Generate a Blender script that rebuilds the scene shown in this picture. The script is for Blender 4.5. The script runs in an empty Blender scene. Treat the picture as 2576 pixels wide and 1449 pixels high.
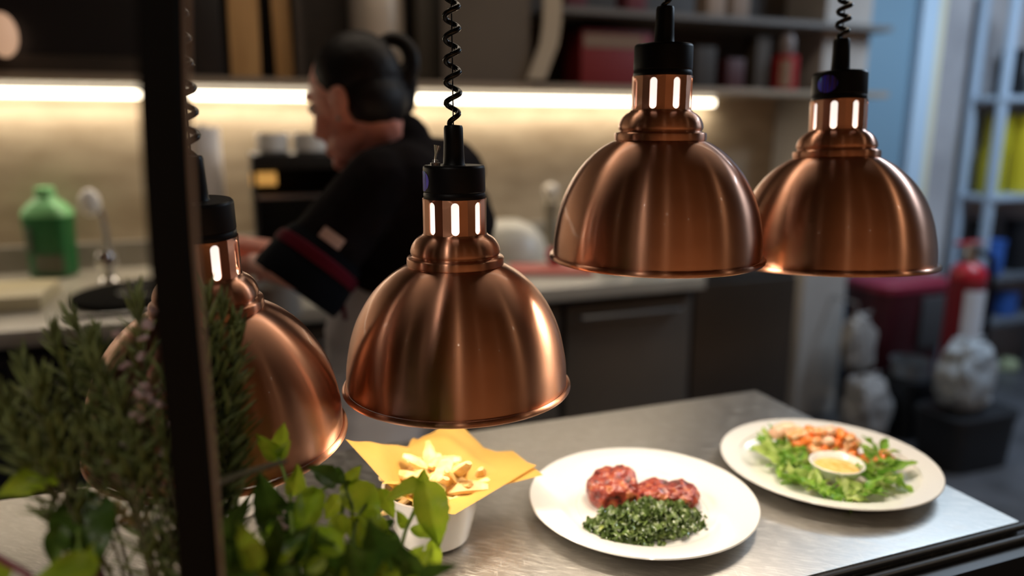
import bpy, bmesh, math, random
from math import pi, sin, cos, radians
from mathutils import Vector, Matrix, Euler, noise
S = bpy.context.scene
C = S.collection
rnd = random.Random(7)

# ------------------------------------------------------------------ camera
FPX, YAW, PITCH = 1859.5, 0.3555, 0.2106
CAM = Vector((0, 0, 1.39))
T = 0.90                                     # height of the serving counter top
cf = Vector((sin(YAW)*cos(PITCH), cos(YAW)*cos(PITCH), -sin(PITCH)))
cr = Vector((cos(YAW), -sin(YAW), 0))
cd = cf.cross(cr)
cam = bpy.data.cameras.new('camera')
cam.sensor_width = 36; cam.sensor_fit = 'HORIZONTAL'
cam.lens = FPX/2576*36
cam.clip_start = 0.02; cam.clip_end = 60
cam.dof.use_dof = True
cam.dof.focus_distance = 0.76
cam.dof.aperture_fstop = cam.lens/1000/0.0158
cam.dof.aperture_blades = 0
camo = bpy.data.objects.new('camera', cam); C.objects.link(camo)
m = Matrix((cr, -cd, -cf)).transposed().to_4x4(); m.translation = CAM
camo.matrix_world = m
S.camera = camo

def ray(px, py):
    return (px-1288)/FPX*cr + (py-724.5)/FPX*cd + cf
def at(px, py, Y):                           # the point of the plane y = Y that the photo shows at that pixel
    v = ray(px, py); return CAM + v*(Y/v.y)
def on(px, py, z=T):                         # the point of the level z
    v = ray(px, py); return CAM + v*((z-CAM.z)/v.z)

# ------------------------------------------------------------------ world, exposure, room lights
S.view_settings.view_transform = 'Standard'; S.view_settings.look = 'None'
S.view_settings.exposure = 0.0; S.view_settings.gamma = 1.0
S.view_settings.use_curve_mapping = False
w = bpy.data.worlds.new('world'); S.world = w; w.use_nodes = True
w.node_tree.nodes['Background'].inputs[0].default_value = (0.9, 0.8, 0.7, 1)
w.node_tree.nodes['Background'].inputs[1].default_value = 0.012

def light(name, kind, loc, energy, color=(1, 1, 1), rot=(0, 0, 0), size=0.1, size_y=None, spot=None, blend=0.5):
    l = bpy.data.lights.new(name, kind); l.energy = energy; l.color = color
    if kind == 'AREA':
        l.size = size
        if size_y: l.shape = 'RECTANGLE'; l.size_y = size_y
    else:
        l.shadow_soft_size = size
    if spot: l.spot_size = spot; l.spot_blend = blend
    o = bpy.data.objects.new(name, l); C.objects.link(o); o.location = loc; o.rotation_euler = rot
    return o
light('herb_fill_lamp', 'SPOT', (-.75, -.35, 2.5), 90, (1, .90, .80), ((Vector((-.75, -.35, 2.5))-Vector((-.06, .56, 1.12))).to_track_quat('Z', 'Y')).to_euler(), size=.04, spot=.62, blend=.7)  # unseen spot, added because the herbs came out too dark
WARM = (1.0, 0.78, 0.55)
# ceiling fittings of the kitchen, the store on the right, and the dining room behind the camera
light('kitchen_light', 'AREA', (1.0, 1.75, 2.56), 10.5, (1, .84, .66), size=2.4, size_y=.25)
light('store_light', 'AREA', (3.35, 1.6, 2.56), 52, (.66, .82, 1.0), size=.3, size_y=1.4)
DOWN = [(-.35, -1.5, 46, (1, .82, .62)), (2.3, -.55, 46, (1, .80, .58)), (2.9, -1.5, 36, (1, .78, .55)), (-2.5, .05, 60, (.92, .80, 1.0)),
        (-2.2, -1.0, 36, (1, .82, .66)), (.7, -2.4, 130, (1, .8, .6)), (-1.0, -2.8, 130, (1, .8, .6)), (2.3, -2.8, 110, (1, .8, .6))]
for x, y, e, c in DOWN:
    light('downlight_lamp', 'SPOT', (x, y, 2.55), e, c, size=.045, spot=2.2, blend=.6)


# ------------------------------------------------------------------ materials
def mat(name, col, rough=.5, metal=0., **k):
    M = bpy.data.materials.new(name); M.use_nodes = True
    b = M.node_tree.nodes['Principled BSDF']
    b.inputs['Base Color'].default_value = (*col, 1)
    b.inputs['Roughness'].default_value = rough; b.inputs['Metallic'].default_value = metal
    for kk, v in k.items():
        if kk == 'emit': b.inputs['Emission Color'].default_value = (*v[0], 1); b.inputs['Emission Strength'].default_value = v[1]
        elif kk == 'spec': b.inputs['Specular IOR Level'].default_value = v
        elif kk == 'coat': b.inputs['Coat Weight'].default_value = v; b.inputs['Coat Roughness'].default_value = .08
        elif kk == 'trans': b.inputs['Transmission Weight'].default_value = v
        elif kk == 'sss': b.inputs['Subsurface Weight'].default_value = v; b.inputs['Subsurface Radius'].default_value = (.01, .005, .003); b.inputs['Subsurface Scale'].default_value = .5
        elif kk == 'sheen': b.inputs['Sheen Weight'].default_value = v
    return M
def N(M, t): return M.node_tree.nodes.new(t)
def L(M, a, b): M.node_tree.links.new(a, b)
def P(M): return M.node_tree.nodes['Principled BSDF']
def coords(M, scale=(1, 1, 1), kind='Object'):
    tc = N(M, 'ShaderNodeTexCoord'); mp = N(M, 'ShaderNodeMapping'); mp.inputs['Scale'].default_value = scale
    L(M, tc.outputs[kind], mp.inputs['Vector']); return mp.outputs['Vector']
def noise_tex(M, scale, detail=4, stretch=(1, 1, 1), kind='Object', rough=.5):
    n = N(M, 'ShaderNodeTexNoise'); n.inputs['Scale'].default_value = scale; n.inputs['Detail'].default_value = detail
    n.inputs['Roughness'].default_value = rough
    L(M, coords(M, stretch, kind), n.inputs['Vector']); return n.outputs['Fac']
def ramp(M, fac, stops):
    r = N(M, 'ShaderNodeValToRGB'); e = r.color_ramp.elements
    while len(e) < len(stops): e.new(.5)
    for el, (p, c) in zip(e, stops): el.position = p; el.color = (*c, 1)
    L(M, fac, r.inputs['Fac']); return r.outputs['Color']
def bump(M, fac, strength=.2, dist=.002):
    b = N(M, 'ShaderNodeBump'); b.inputs['Strength'].default_value = strength; b.inputs['Distance'].default_value = dist
    L(M, fac, b.inputs['Height']); L(M, b.outputs['Normal'], P(M).inputs['Normal'])
def mottled(name, stops, scale, rough=.6, detail=5, bs=0, stretch=(1, 1, 1), **k):
    M = mat(name, stops[0][1], rough, **k); f = noise_tex(M, scale, detail, stretch)
    L(M, ramp(M, f, stops), P(M).inputs['Base Color'])
    if bs: bump(M, f, bs)
    return M
def leafy(name, dark, lite, trans=.55, rough=.4, scale=30):
    M = mat(name, dark, rough); nt = M.node_tree
    col = ramp(M, noise_tex(M, scale, 3), [(.3, dark), (.7, lite)])
    L(M, col, P(M).inputs['Base Color'])
    t = N(M, 'ShaderNodeBsdfTranslucent'); L(M, col, t.inputs['Color'])
    mx = N(M, 'ShaderNodeMixShader'); mx.inputs[0].default_value = trans
    L(M, P(M).outputs[0], mx.inputs[1]); L(M, t.outputs[0], mx.inputs[2])
    L(M, mx.outputs[0], nt.nodes['Material Output'].inputs['Surface'])
    return M

def copper_mat():
    M = mat('brushed_copper', (.60, .30, .19), .36, 1.0)
    b = P(M); b.inputs['Anisotropic'].default_value = 1.0; b.inputs['Anisotropic Rotation'].default_value = .25
    tg = N(M, 'ShaderNodeTangent'); tg.direction_type = 'RADIAL'; tg.axis = 'Z'
    L(M, tg.outputs[0], b.inputs['Tangent'])
    f = noise_tex(M, 22, 3, (1, 1, 60)); g = noise_tex(M, 9, 4)
    L(M, ramp(M, g, [(.3, (.57, .285, .18)), (.7, (.66, .34, .215))]), b.inputs['Base Color'])
    mr = N(M, 'ShaderNodeMapRange'); mr.inputs['To Min'].default_value = .33; mr.inputs['To Max'].default_value = .39
    L(M, f, mr.inputs['Value']); L(M, mr.outputs[0], b.inputs['Roughness'])
    bump(M, f, .05, .0004)
    b.inputs['Coat Weight'].default_value = .12; b.inputs['Coat Roughness'].default_value = .05
    return M
def steel_top_mat():
    M = mat('scratched_stainless_steel', (.5, .48, .45), .42, 1.0); b = P(M)
    # hair scratches: three stretched noises turned to different headings
    prev = None
    for ang, sc, lo in ((.62, 90, .62), (.85, 120, .63), (.1, 100, .68), (1.9, 110, .70)):
        tc = N(M, 'ShaderNodeTexCoord'); mp = N(M, 'ShaderNodeMapping'); mp.inputs['Rotation'].default_value = (0, 0, ang)
        m2 = N(M, 'ShaderNodeMapping'); m2.inputs['Scale'].default_value = (.30, 8, 1)
        L(M, tc.outputs['Object'], mp.inputs['Vector']); L(M, mp.outputs[0], m2.inputs['Vector'])
        n = N(M, 'ShaderNodeTexNoise'); n.inputs['Scale'].default_value = sc; n.inputs['Detail'].default_value = 5
        L(M, m2.outputs[0], n.inputs['Vector'])
        mr = N(M, 'ShaderNodeMapRange'); mr.inputs['From Min'].default_value = lo-.05; mr.inputs['From Max'].default_value = lo
        L(M, n.outputs['Fac'], mr.inputs['Value'])
        if prev is None: prev = mr.outputs[0]
        else:
            a = N(M, 'ShaderNodeMath'); a.operation = 'MAXIMUM'; L(M, prev, a.inputs[0]); L(M, mr.outputs[0], a.inputs[1]); prev = a.outputs[0]
    base = ramp(M, noise_tex(M, 3.0, 6), [(.3, (.40, .385, .36)), (.7, (.49, .47, .44))])
    mx = N(M, 'ShaderNodeMix'); mx.data_type = 'RGBA'; mx.inputs['B'].default_value = (.66, .64, .60, 1); L(M, prev, mx.inputs['Factor']); L(M, base, mx.inputs['A']); L(M, mx.outputs['Result'], b.inputs['Base Color'])
    mr = N(M, 'ShaderNodeMapRange'); mr.inputs['To Min'].default_value = .38; mr.inputs['To Max'].default_value = .55
    L(M, prev, mr.inputs['Value']); L(M, mr.outputs[0], b.inputs['Roughness'])
    bump(M, prev, .06, .0004)
    return M

COPPER = copper_mat(); STEEL_TOP = steel_top_mat()
LINING = mat('pale_aluminium_lining', (.55, .51, .46), .4, .6)
BLACK = mat('black_plastic', (.002, .002, .003), .42, spec=.22)
BLACKM = mat('black_powder_coat', (.0015, .0015, .0015), .6, spec=.1)
CORD = mat('black_rubber_cord', (.002, .002, .002), .28, spec=.3)
STEEL = mat('plain_steel', (.5, .5, .5), .3, 1.0)
DSTEEL = mottled('dull_steel_front', [(.3, (.10, .095, .085)), (.7, (.17, .16, .145))], 2, .42, metal=.7)
BULB = mat('lit_bulb_glass', (1, .95, .88), .3, emit=((1, .86, .68), 9))
BULBNECK = mat('frosted_bulb_neck', (1, .97, .92), .4, emit=((1, .94, .88), .95))
CERAMIC = mat('white_glazed_china', (.86, .85, .82), .22, coat=.4)
CERAMIC2 = mat('cream_glazed_china', (.82, .77, .68), .3)
PAPER = leafy('brown_parchment', (.60, .34, .070), (.70, .43, .10), .35, .7, 12)
FRY = mottled('fried_potato', [(.35, (.70, .42, .13)), (.65, (.86, .66, .32))], 60, .5, sss=.1)
MEAT = mottled('glazed_grilled_meat', [(.34, (.035, .010, .008)), (.44, (.20, .022, .016)), (.55, (.33, .05, .025)), (.66, (.48, .16, .06)), (.8, (.14, .02, .018))], 85, .3, 6, .5, coat=.2)
SPIN = mottled('wilted_spinach', [(.3, (.042, .070, .016)), (.5, (.10, .155, .04)), (.66, (.19, .26, .07)), (.8, (.45, .44, .08))], 90, .22, 4, coat=.3)
SALAD = leafy('lettuce_leaf', (.12, .36, .03), (.42, .60, .10), .35, .4, 45)
SALADP = leafy('lettuce_stalk', (.42, .58, .12), (.60, .70, .25), .35, .4, 40)
SHRIMP = mottled('cooked_prawn', [(.3, (.80, .17, .03)), (.45, (.88, .40, .16)), (.6, (.92, .66, .42)), (.8, (.90, .50, .20))], 70, .3, 3, sss=.1)
SHRIMPO = mottled('orange_prawn', [(.35, (.82, .16, .02)), (.65, (.90, .34, .08))], 60, .3, 3)
PINKS = mottled('pale_pink_prawn', [(.35, (.88, .48, .30)), (.7, (.93, .72, .55))], 40, .3, 3)
SAUCE = mottled('mustard_sauce', [(.4, (.72, .42, .10)), (.6, (.82, .58, .22))], 90, .25, 4, .2)
BASIL = leafy('backlit_basil_leaf', (.26, .43, .02), (.48, .60, .05), .6, .38, 35)  # brighter copy of the basil green, back light put into the colour
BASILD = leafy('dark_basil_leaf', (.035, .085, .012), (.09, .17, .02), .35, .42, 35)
BSTEM = leafy('basil_stem', (.16, .26, .04), (.24, .34, .07), .25, .5)
ROSE = leafy('rosemary_needle', (.15, .19, .055), (.30, .36, .12), .4, .5, 60)
RSTEM = mat('rosemary_stem', (.10, .085, .04), .7)
PURPLE = mat('purple_stem', (.18, .03, .05), .5)
BUD = leafy('dry_flower_bud', (.55, .42, .16), (.75, .62, .32), .3, .6)
PINKF = leafy('pale_flower', (.5, .36, .36), (.65, .5, .5), .4, .6)
SKIN = mottled('skin', [(.3, (.86, .36, .27)), (.7, (.92, .42, .32))], 6, .5, sss=.12)
HAIR = mottled('dark_brown_hair', [(.3, (.005, .0035, .0032)), (.7, (.013, .008, .007))], 30, .55, stretch=(1, 1, .1), spec=.25)
JACKET = mottled('black_chef_cloth', [(.3, (.0055, .0038, .0042)), (.7, (.0095, .0062, .007))], 20, .9, 5, .15, spec=.1)
NAVY = mat('navy_cuff_cloth', (.0035, .0045, .008), .85, spec=.1)
BURG = mat('burgundy_piping', (.10, .005, .016), .75, spec=.1)
PATCH = mat('pale_pink_patch', (.62, .45, .43), .7)
APRON = mat('pale_grey_cloth', (.42, .40, .42), .9)
TROUS = mat('dark_trouser_cloth', (.02, .02, .024), .9)

# ------------------------------------------------------------------ mesh helpers
class MB:
    def __init__(s): s.v = []; s.f = []; s.m = []
    def add(s, v, f, mi=0):
        o = len(s.v); s.v += [tuple(p) for p in v]; s.f += [tuple(i+o for i in q) for q in f]; s.m += [mi]*len(f); return s
    def box(s, a, b, mi=0, bev=0.0):
        x0, y0, z0 = a; x1, y1, z1 = b
        if not bev:
            return s.add([(x0,y0,z0),(x1,y0,z0),(x1,y1,z0),(x0,y1,z0),(x0,y0,z1),(x1,y0,z1),(x1,y1,z1),(x0,y1,z1)],
                         [(0,3,2,1),(4,5,6,7),(0,1,5,4),(1,2,6,5),(2,3,7,6),(3,0,4,7)], mi)
        bm = bmesh.new(); bmesh.ops.create_cube(bm, size=1)
        for v in bm.verts: v.co = Vector(((x0+x1)/2+v.co.x*(x1-x0), (y0+y1)/2+v.co.y*(y1-y0), (z0+z1)/2+v.co.z*(z1-z0)))
        bmesh.ops.bevel(bm, geom=bm.edges[:], offset=bev, segments=2, affect='EDGES', profile=.6)
        s.bm(bm, mi); return s
    def bm(s, bm, mi=0):
        bm.verts.index_update(); s.add([v.co for v in bm.verts], [[v.index for v in f.verts] for f in bm.faces], mi); bm.free(); return s
    def lathe(s, prof, n=64, c=(0, 0, 0), mi=0, closed=False):
        v = []; f = []; k = len(prof)
        for i in range(n):
            a = 2*pi*i/n
            for r, z in prof: v.append((c[0]+r*cos(a), c[1]+r*sin(a), c[2]+z))
        for i in range(n):
            j = (i+1) % n
            for q in range(k if closed else k-1):
                q2 = (q+1) % k
                f.append((i*k+q, j*k+q, j*k+q2, i*k+q2))
        return s.add(v, f, mi)
    def tube(s, pts, rad, n=8, mi=0, cap=True, flat=1.0):
        pts = [Vector(p) for p in pts]; k = len(pts)
        rad = rad if isinstance(rad, (list, tuple)) else [rad]*k
        v = []; f = []; up = None
        for i, p in enumerate(pts):
            t = (pts[min(i+1, k-1)]-pts[max(i-1, 0)]).normalized()
            if up is None:
                up = Vector((0, 0, 1)) if abs(t.z) < .9 else Vector((1, 0, 0))
            a = t.cross(up).normalized(); b = a.cross(t).normalized(); up = b
            for j in range(n):
                an = 2*pi*j/n; v.append(p + a*cos(an)*rad[i] + b*sin(an)*rad[i]*flat)
        for i in range(k-1):
            for j in range(n):
                j2 = (j+1) % n; f.append((i*n+j, i*n+j2, (i+1)*n+j2, (i+1)*n+j))
        if cap: f.append(tuple(range(n))[::-1]); f.append(tuple((k-1)*n+j for j in range(n)))
        return s.add(v, f, mi)
    def ball(s, c, r, mi=0, sub=2, rot=None):
        bm = bmesh.new(); bmesh.ops.create_icosphere(bm, subdivisions=sub, radius=1)
        r = r if isinstance(r, (tuple, list)) else (r, r, r)
        for v in bm.verts:
            q = Vector((v.co.x*r[0], v.co.y*r[1], v.co.z*r[2]))
            if rot is not None: q = rot @ q
            v.co = q + Vector(c)
        return s.bm(bm, mi)
    def leaf(s, base, tip, width, nrm, cup=.25, bend=.15, wavy=.06, seg=9, wid=6, mi=0, tipw=.42, seed=0):
        base = Vector(base); tip = Vector(tip); d = tip-base; ln = d.length; d.normalize()
        nrm = Vector(nrm); nrm = (nrm-d*nrm.dot(d)).normalized(); sd = d.cross(nrm)
        v = []; f = []; r2 = random.Random(seed)
        ph = r2.random()*6
        for i in range(seg+1):
            t = i/seg
            wv = (sin(pi*min(1, t**.75))**.75)*(1-.28*t) if 0 < t < 1 else .03
            hw = width/2*max(wv, .03)
            for j in range(wid+1):
                u = j/wid*2-1
                z = cup*hw*(u*u) - bend*ln*(t*t) + wavy*width*sin(t*11+ph+u*2)*abs(u)**1.5 - .05*width*(1-abs(u))**4
                z += .018*width*sin(t*30+abs(u)*7)
                ww = hw*(1+.05*sin(t*42+j))*(1-.15*abs(cup)*u*u)
                v.append(base + d*ln*t + sd*u*ww + nrm*z)
        w1 = wid+1
        for i in range(seg):
            for j in range(wid): f.append((i*w1+j, i*w1+j+1, (i+1)*w1+j+1, (i+1)*w1+j))
        return s.add(v, f, mi)
    def mesh(s, name, mats, smooth=True):
        me = bpy.data.meshes.new(name); me.from_pydata(s.v, [], s.f)
        for mm in (mats if isinstance(mats, (list, tuple)) else [mats]): me.materials.append(mm)
        if any(s.m): me.polygons.foreach_set('material_index', s.m)
        if smooth: me.polygons.foreach_set('use_smooth', [True]*len(s.f))
        me.update(); return me

def link(name, me, parent=None, loc=(0, 0, 0), rot=(0, 0, 0)):
    o = bpy.data.objects.new(name, me); C.objects.link(o); o.location = loc; o.rotation_euler = rot
    if parent: o.parent = parent
    return o
def obj(name, mb, mats, parent=None, loc=(0, 0, 0), rot=(0, 0, 0), smooth=True, sharp=True):
    me = mb.mesh(name, mats, smooth)
    if smooth and sharp: me.set_sharp_from_angle(angle=radians(38))
    return link(name, me, parent, loc, rot)
def tag(o, label=None, cat=None, group=None, kind=None):
    if label: o['label'] = label
    if cat: o['category'] = cat
    if group: o['group'] = group
    if kind: o['kind'] = kind
    return o
def thing(name, label, cat, loc=(0, 0, 0), rot=(0, 0, 0), group=None):
    o = bpy.data.objects.new(name, None); C.objects.link(o); o.location = loc; o.rotation_euler = rot
    o.empty_display_size = .05
    return tag(o, label, cat, group)
def struct(name, mb, m, parent=None):
    o = obj(name, mb, m, parent, smooth=False)
    if not parent: o['kind'] = 'structure'
    return o
def remesh(name, mb, voxel, smooth=6, disp=None):
    me = mb.mesh(name+'_src', SKIN); o = bpy.data.objects.new(name+'_src', me); C.objects.link(o)
    r = o.modifiers.new('r', 'REMESH'); r.mode = 'VOXEL'; r.voxel_size = voxel
    if smooth: q = o.modifiers.new('s', 'SMOOTH'); q.factor = .5; q.iterations = smooth
    dg = bpy.context.evaluated_depsgraph_get(); dg.update()
    out = bpy.data.meshes.new_from_object(o.evaluated_get(dg)); out.name = name
    bpy.data.objects.remove(o); bpy.data.meshes.remove(me)
    if disp:
        for v in out.vertices: v.co += v.normal*disp(v.co)
    out.polygons.foreach_set('use_smooth', [True]*len(out.polygons)); out.update()
    return out
def setmats(me, *ms):
    me.materials.clear()
    for q in ms: me.materials.append(q)
    return me
def limb(mb, pts, rad, n=14):
    pts = [Vector(p) for p in pts]
    for i in range(len(pts)-1):
        k = max(2, int((pts[i+1]-pts[i]).length/max(.004, min(rad[i], rad[i+1])*.35)))
        for q in range(k+1):
            t = q/k; mb.ball(pts[i].lerp(pts[i+1], t), rad[i]*(1-t)+rad[i+1]*t, sub=2)

# ------------------------------------------------------------------ the setting
WALLT = mottled('tan_stone_tile', [(.3, (.34, .265, .18)), (.7, (.50, .41, .295))], 5, .5, 6, .1, stretch=(1, 1, 2.5))
CONC = mottled('mottled_grey_plaster', [(.3, (.26, .26, .28)), (.7, (.44, .44, .46))], 2.2, .8, 6)
DARKP = mottled('dark_brown_plaster', [(.3, (.035, .027, .022)), (.7, (.06, .048, .038))], 2, .8)
FLOOR = mottled('dark_vinyl_floor', [(.3, (.05, .052, .058)), (.7, (.10, .105, .12))], 5, .35, 5)
PILL = mottled('beige_plaster', [(.3, (.30, .275, .25)), (.7, (.37, .345, .32))], 3, .7)
BLUEF = mat('pale_blue_paint', (.42, .56, .70), .5)
TEAL = mat('blue_grey_door_paint', (.16, .27, .36), .5)
YB = 3.0
XB = at(2090, 300, YB).x
struct('floor', MB().box((-4.5, .42, -.1), (6.0, 6, 0)), FLOOR)
struct('floor', MB().box((-4.5, -5, -.1), (6.0, .42, 0)), mottled('warm_oak_boards', [(.3, (.56, .34, .19)), (.7, (.70, .46, .27))], 3, .45, stretch=(1, 9, 1)))
struct('ceiling', MB().box((-4.5, -5, 2.62), (6.0, 6, 2.72)), DARKP)
struct('wall_back', MB().box((-4.5, YB, 0), (XB, YB+.15, 2.62)), WALLT)
struct('wall_left', MB().box((-4.6, -5, 0), (-4.5, 6, 2.62)), DARKP)
struct('wall_right', MB().box((6.0, -5, 0), (6.1, 6, 2.62)), CONC)
struct('wall_front', MB().box((-4.5, -5.1, 0), (6, -5, 2.62)), mottled('warm_dining_wall', [(.3, (.20, .13, .09)), (.7, (.28, .19, .13))], 2, .8))
# far right: pillar, door in its frame, plastered wall
YP = 2.72
px0, px1 = at(2006, 900, YP).x, at(2112, 900, YP).x
struct('trim_1', MB().box((px0, YP, 0), (px1, YB+.15, 2.62), bev=.01), PILL)
YD = 3.05
d0, d1 = at(2218, 200, YD).x, at(2345, 200, YD).x
fr = struct('door_1', MB().box((px1, YD, 0), (at(2285, 200, YD).x, YD+.05, 2.3)), TEAL)
struct('door_frame', MB().box((at(2285, 200, YD).x, YD-.05, 0), (at(2326, 200, YD).x, YD+.08, 2.62), bev=.006), BLUEF, fr)
struct('trim_2', MB().box((at(2326, 200, YD).x, YD-.03, 0), (at(2350, 200, YD).x, YD+.1, 2.62)), mat('cream_edge_strip', (.62, .60, .45), .5))
struct('wall_far', MB().box((at(2350, 200, YD).x, YD, 0), (6.0, YD+.15, 2.62)), CONC)
# dining room downlights (their light stands at the top of the script)
for x, y, e, c in DOWN:
    t = thing('ceiling_downlight', 'round recessed ceiling downlight behind the camera in the dining room', 'ceiling light', (x, y, 2.62), group='dining room downlights')
    obj('housing_ring', MB().lathe([(.05, -.001), (.065, -.001), (.065, -.012), (.05, -.012)], 32, closed=True), STEEL, t)
    obj('lens', MB().lathe([(0, -.006), (.049, -.006)], 32), mat('lit_lens', (1, .9, .8), .4, emit=((1, .85, .65), 25)), t)
t = thing('herb_fill_spot', 'unseen small black spotlight added on the dining room ceiling to brighten the herbs', 'spotlight', (-.75, -.35, 2.62))
obj('lamp_can', MB().lathe([(.035, -.17), (.038, -.17), (.038, -.08), (.03, -.07), (0, -.07)], 24), BLACKM, t)
obj('arm', MB().tube([(0, 0, -.07), (0, 0, -.001)], .008, 10), BLACKM, t)
t = thing('ceiling_light', 'long ceiling light over the kitchen aisle', 'ceiling light', (1.0, 1.75, 2.62))
obj('housing', MB().box((-1.22, -.14, -.045), (1.22, .14, -.001), bev=.01), STEEL, t)
t = thing('ceiling_light', 'ceiling light over the store on the right', 'ceiling light', (3.35, 1.6, 2.62))
obj('housing', MB().box((-.17, -.72, -.045), (.17, .72, -.001), bev=.01), STEEL, t)

# ------------------------------------------------------------------ serving counter
YF, YK, XR = .583, 1.104, .911
sc_ = thing('serving_counter', 'stainless steel serving counter under the copper lamps', 'counter', (0, 0, 0))
obj('worktop', MB().box((-2.2, YF, T-.035), (XR, YK, T), bev=.003), STEEL_TOP, sc_)
obj('cabinet', MB().box((-2.18, YF+.03, .08), (XR-.03, YK-.04, T-.035)), DSTEEL, sc_)
obj('plinth', MB().box((-2.16, YF+.06, 0), (XR-.06, YK-.08, .08)), BLACKM, sc_)
mo = MB()
for (dy, dz, r) in ((-.0046, -.0046, .0045), (-.0175, -.0115, .0052)):
    mo.tube([(-2.2, YF+dy, T+dz), (XR+.6, YF+dy, T+dz)], r, 14)
mo.box((-2.2, YF-.04, T-.10), (XR+.6, YF-.0005, T-.016), bev=.003)
obj('front_moulding', mo, mat('black_satin_moulding', (.016, .016, .017), .4, spec=.3), sc_)
lg = thing('guest_ledge', 'black ledge along the guest side of the steel counter', 'shelf', (0, 0, 0))
LZ = T-.075
obj('shelf_board', MB().box((-2.2, .16, LZ-.04), (XR+.6, YF-.042, LZ), bev=.004), BLACKM, lg)
obj('front_panel', MB().box((-2.2, .40, 0), (XR+.6, .44, LZ-.04)), BLACKM, lg)

# ------------------------------------------------------------------ heat lamps
U = .125/280
def zf(z): return (z*.947-3)*U               # heights read off the photo, set upright
def U_(pr): return [(r*U*(1-.000125*max(0, z)), zf(z)) for r, z in pr]
DOME = [(272, 14), (273, 26), (273, 48), (272, 73), (268, 105), (262, 140), (252, 175), (240, 204), (224, 234), (206, 260), (186, 282), (166, 300), (146, 314), (128, 324),
        (119, 326), (121.5, 328), (122.5, 333), (122.5, 343), (120.5, 348), (112, 350), (109, 353), (111, 356), (113, 360), (113, 366), (110, 377), (104, 388), (95, 397), (85, 403), (81, 408)]
def spline(pr, k=3):
    out = []
    for i in range(len(pr)-1):
        p0, p1, p2, p3 = pr[max(i-1, 0)], pr[i], pr[i+1], pr[min(i+2, len(pr)-1)]
        for q in range(k):
            t = q/k
            out.append(tuple(.5*(2*p1[j]+(p2[j]-p0[j])*t+(2*p0[j]-5*p1[j]+4*p2[j]-p3[j])*t*t+(3*p1[j]-p0[j]-3*p2[j]+p3[j])*t**3) for j in (0, 1)))
    return out+[pr[-1]]
def neck_mb():
    mb = MB(); r0, r1 = 76*U, 73*U; z0, z1 = zf(406), zf(496); n = 8; K = 32
    zc0, zc1, hw = zf(421), zf(480), 9.6*U
    for s in range(n):
        a0 = 2*pi*s/n + pi/8*0
        st, rc = [], []
        hwx = pi/n*r0; zm = (z0+z1)/2; hz = (z1-z0)/2
        for k in range(K):
            an = 2*pi*k/K + pi/K; c_, s_ = cos(an), sin(an)
            # stadium point
            sx = hw*c_; sz = (zc1 if s_ > 0 else zc0) + hw*s_
            st.append((sx, sz))
            q = max(abs(c_)/hwx, abs(s_)/hz); rc.append((c_/q, zm+s_/q))
        for a in (pi/4, 3*pi/4, 5*pi/4, 7*pi/4): pass
        # snap the nearest ring points to the four corners
        for sx in (-1, 1):
            for sz in (-1, 1):
                j = min(range(K), key=lambda i: (rc[i][0]/hwx-sx)**2+((rc[i][1]-zm)/hz-sz)**2); rc[j] = (sx*hwx, zm+sz*hz)
        v = []; f = []
        for R_ in (r0, r1):
            for x, z in st: v.append((R_*cos(a0+x/r0), R_*sin(a0+x/r0), z))
            for x, z in rc: v.append((R_*cos(a0+x/r0), R_*sin(a0+x/r0), z))
        for k in range(K):
            k2 = (k+1) % K
            f.append((k, K+k, K+k2, k2)); f.append((2*K+k2, 3*K+k2, 3*K+k, 2*K+k)); f.append((k, k2, 2*K+k2, 2*K+k))
        mb.add(v, f)
    return mb
ME = {}
prof = U_(spline(DOME))
ME['shade'] = MB().lathe(prof, 128).mesh('shade', COPPER)
ME['lining'] = MB().lathe([(r-.0012, z-.0006) for r, z in prof], 96).mesh('inner_lining', LINING)
bead = [(277+6.5*cos(a), 8+6.5*sin(a)*1.15) for a in [2*pi*i/14 for i in range(14)]]
ME['bead'] = MB().lathe(U_(bead), 128, closed=True).mesh('rim_bead', COPPER)
ME['neck'] = neck_mb().mesh('neck', COPPER); ME['neck'].set_sharp_from_angle(angle=radians(30))
ME['cap'] = MB().lathe(U_([(0, 496), (78, 496), (78.5, 500), (78.5, 508), (77.5, 509.5), (77.5, 512), (79, 514), (79, 570), (78, 575), (75, 578), (0, 578)]), 64).mesh('cap', BLACK)
ME['cap'].set_sharp_from_angle(angle=radians(35))
ME['grip'] = MB().lathe(U_([(30, 577), (27.5, 583), (26.5, 600), (25, 640), (24.5, 668), (22, 674), (0, 676)]), 32).mesh('cord_grip', BLACK)
ME['grip'].set_sharp_from_angle(angle=radians(40))
ME['bulb'] = MB().lathe(U_([(0, 150), (60, 153), (95, 165), (108, 185), (105, 205), (88, 250), (62, 310), (46, 350), (40, 380)]), 48).mesh('bulb', BULB)
ME['bulbneck'] = MB().lathe(U_([(40, 380), (58, 405), (67, 415), (67, 488), (60, 494)]), 32).mesh('bulb_neck', BULBNECK)
STK = mat('hologram_sticker', (.02, .02, .04), .3, .6)
wv = N(STK, 'ShaderNodeTexNoise'); wv.inputs['Scale'].default_value = 1; wv.inputs['Detail'].default_value = 2
L(STK, coords(STK, (260, 260, 14)), wv.inputs['Vector'])
cc = ramp(STK, wv.outputs['Fac'], [(.38, (.03, .03, .08)), (.48, (.12, .08, .45)), (.56, (.06, .06, 1.0)), (.64, (.08, .10, .4)), (.72, (.12, .8, .9))])
L(STK, cc, P(STK).inputs['Base Color'])
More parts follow.
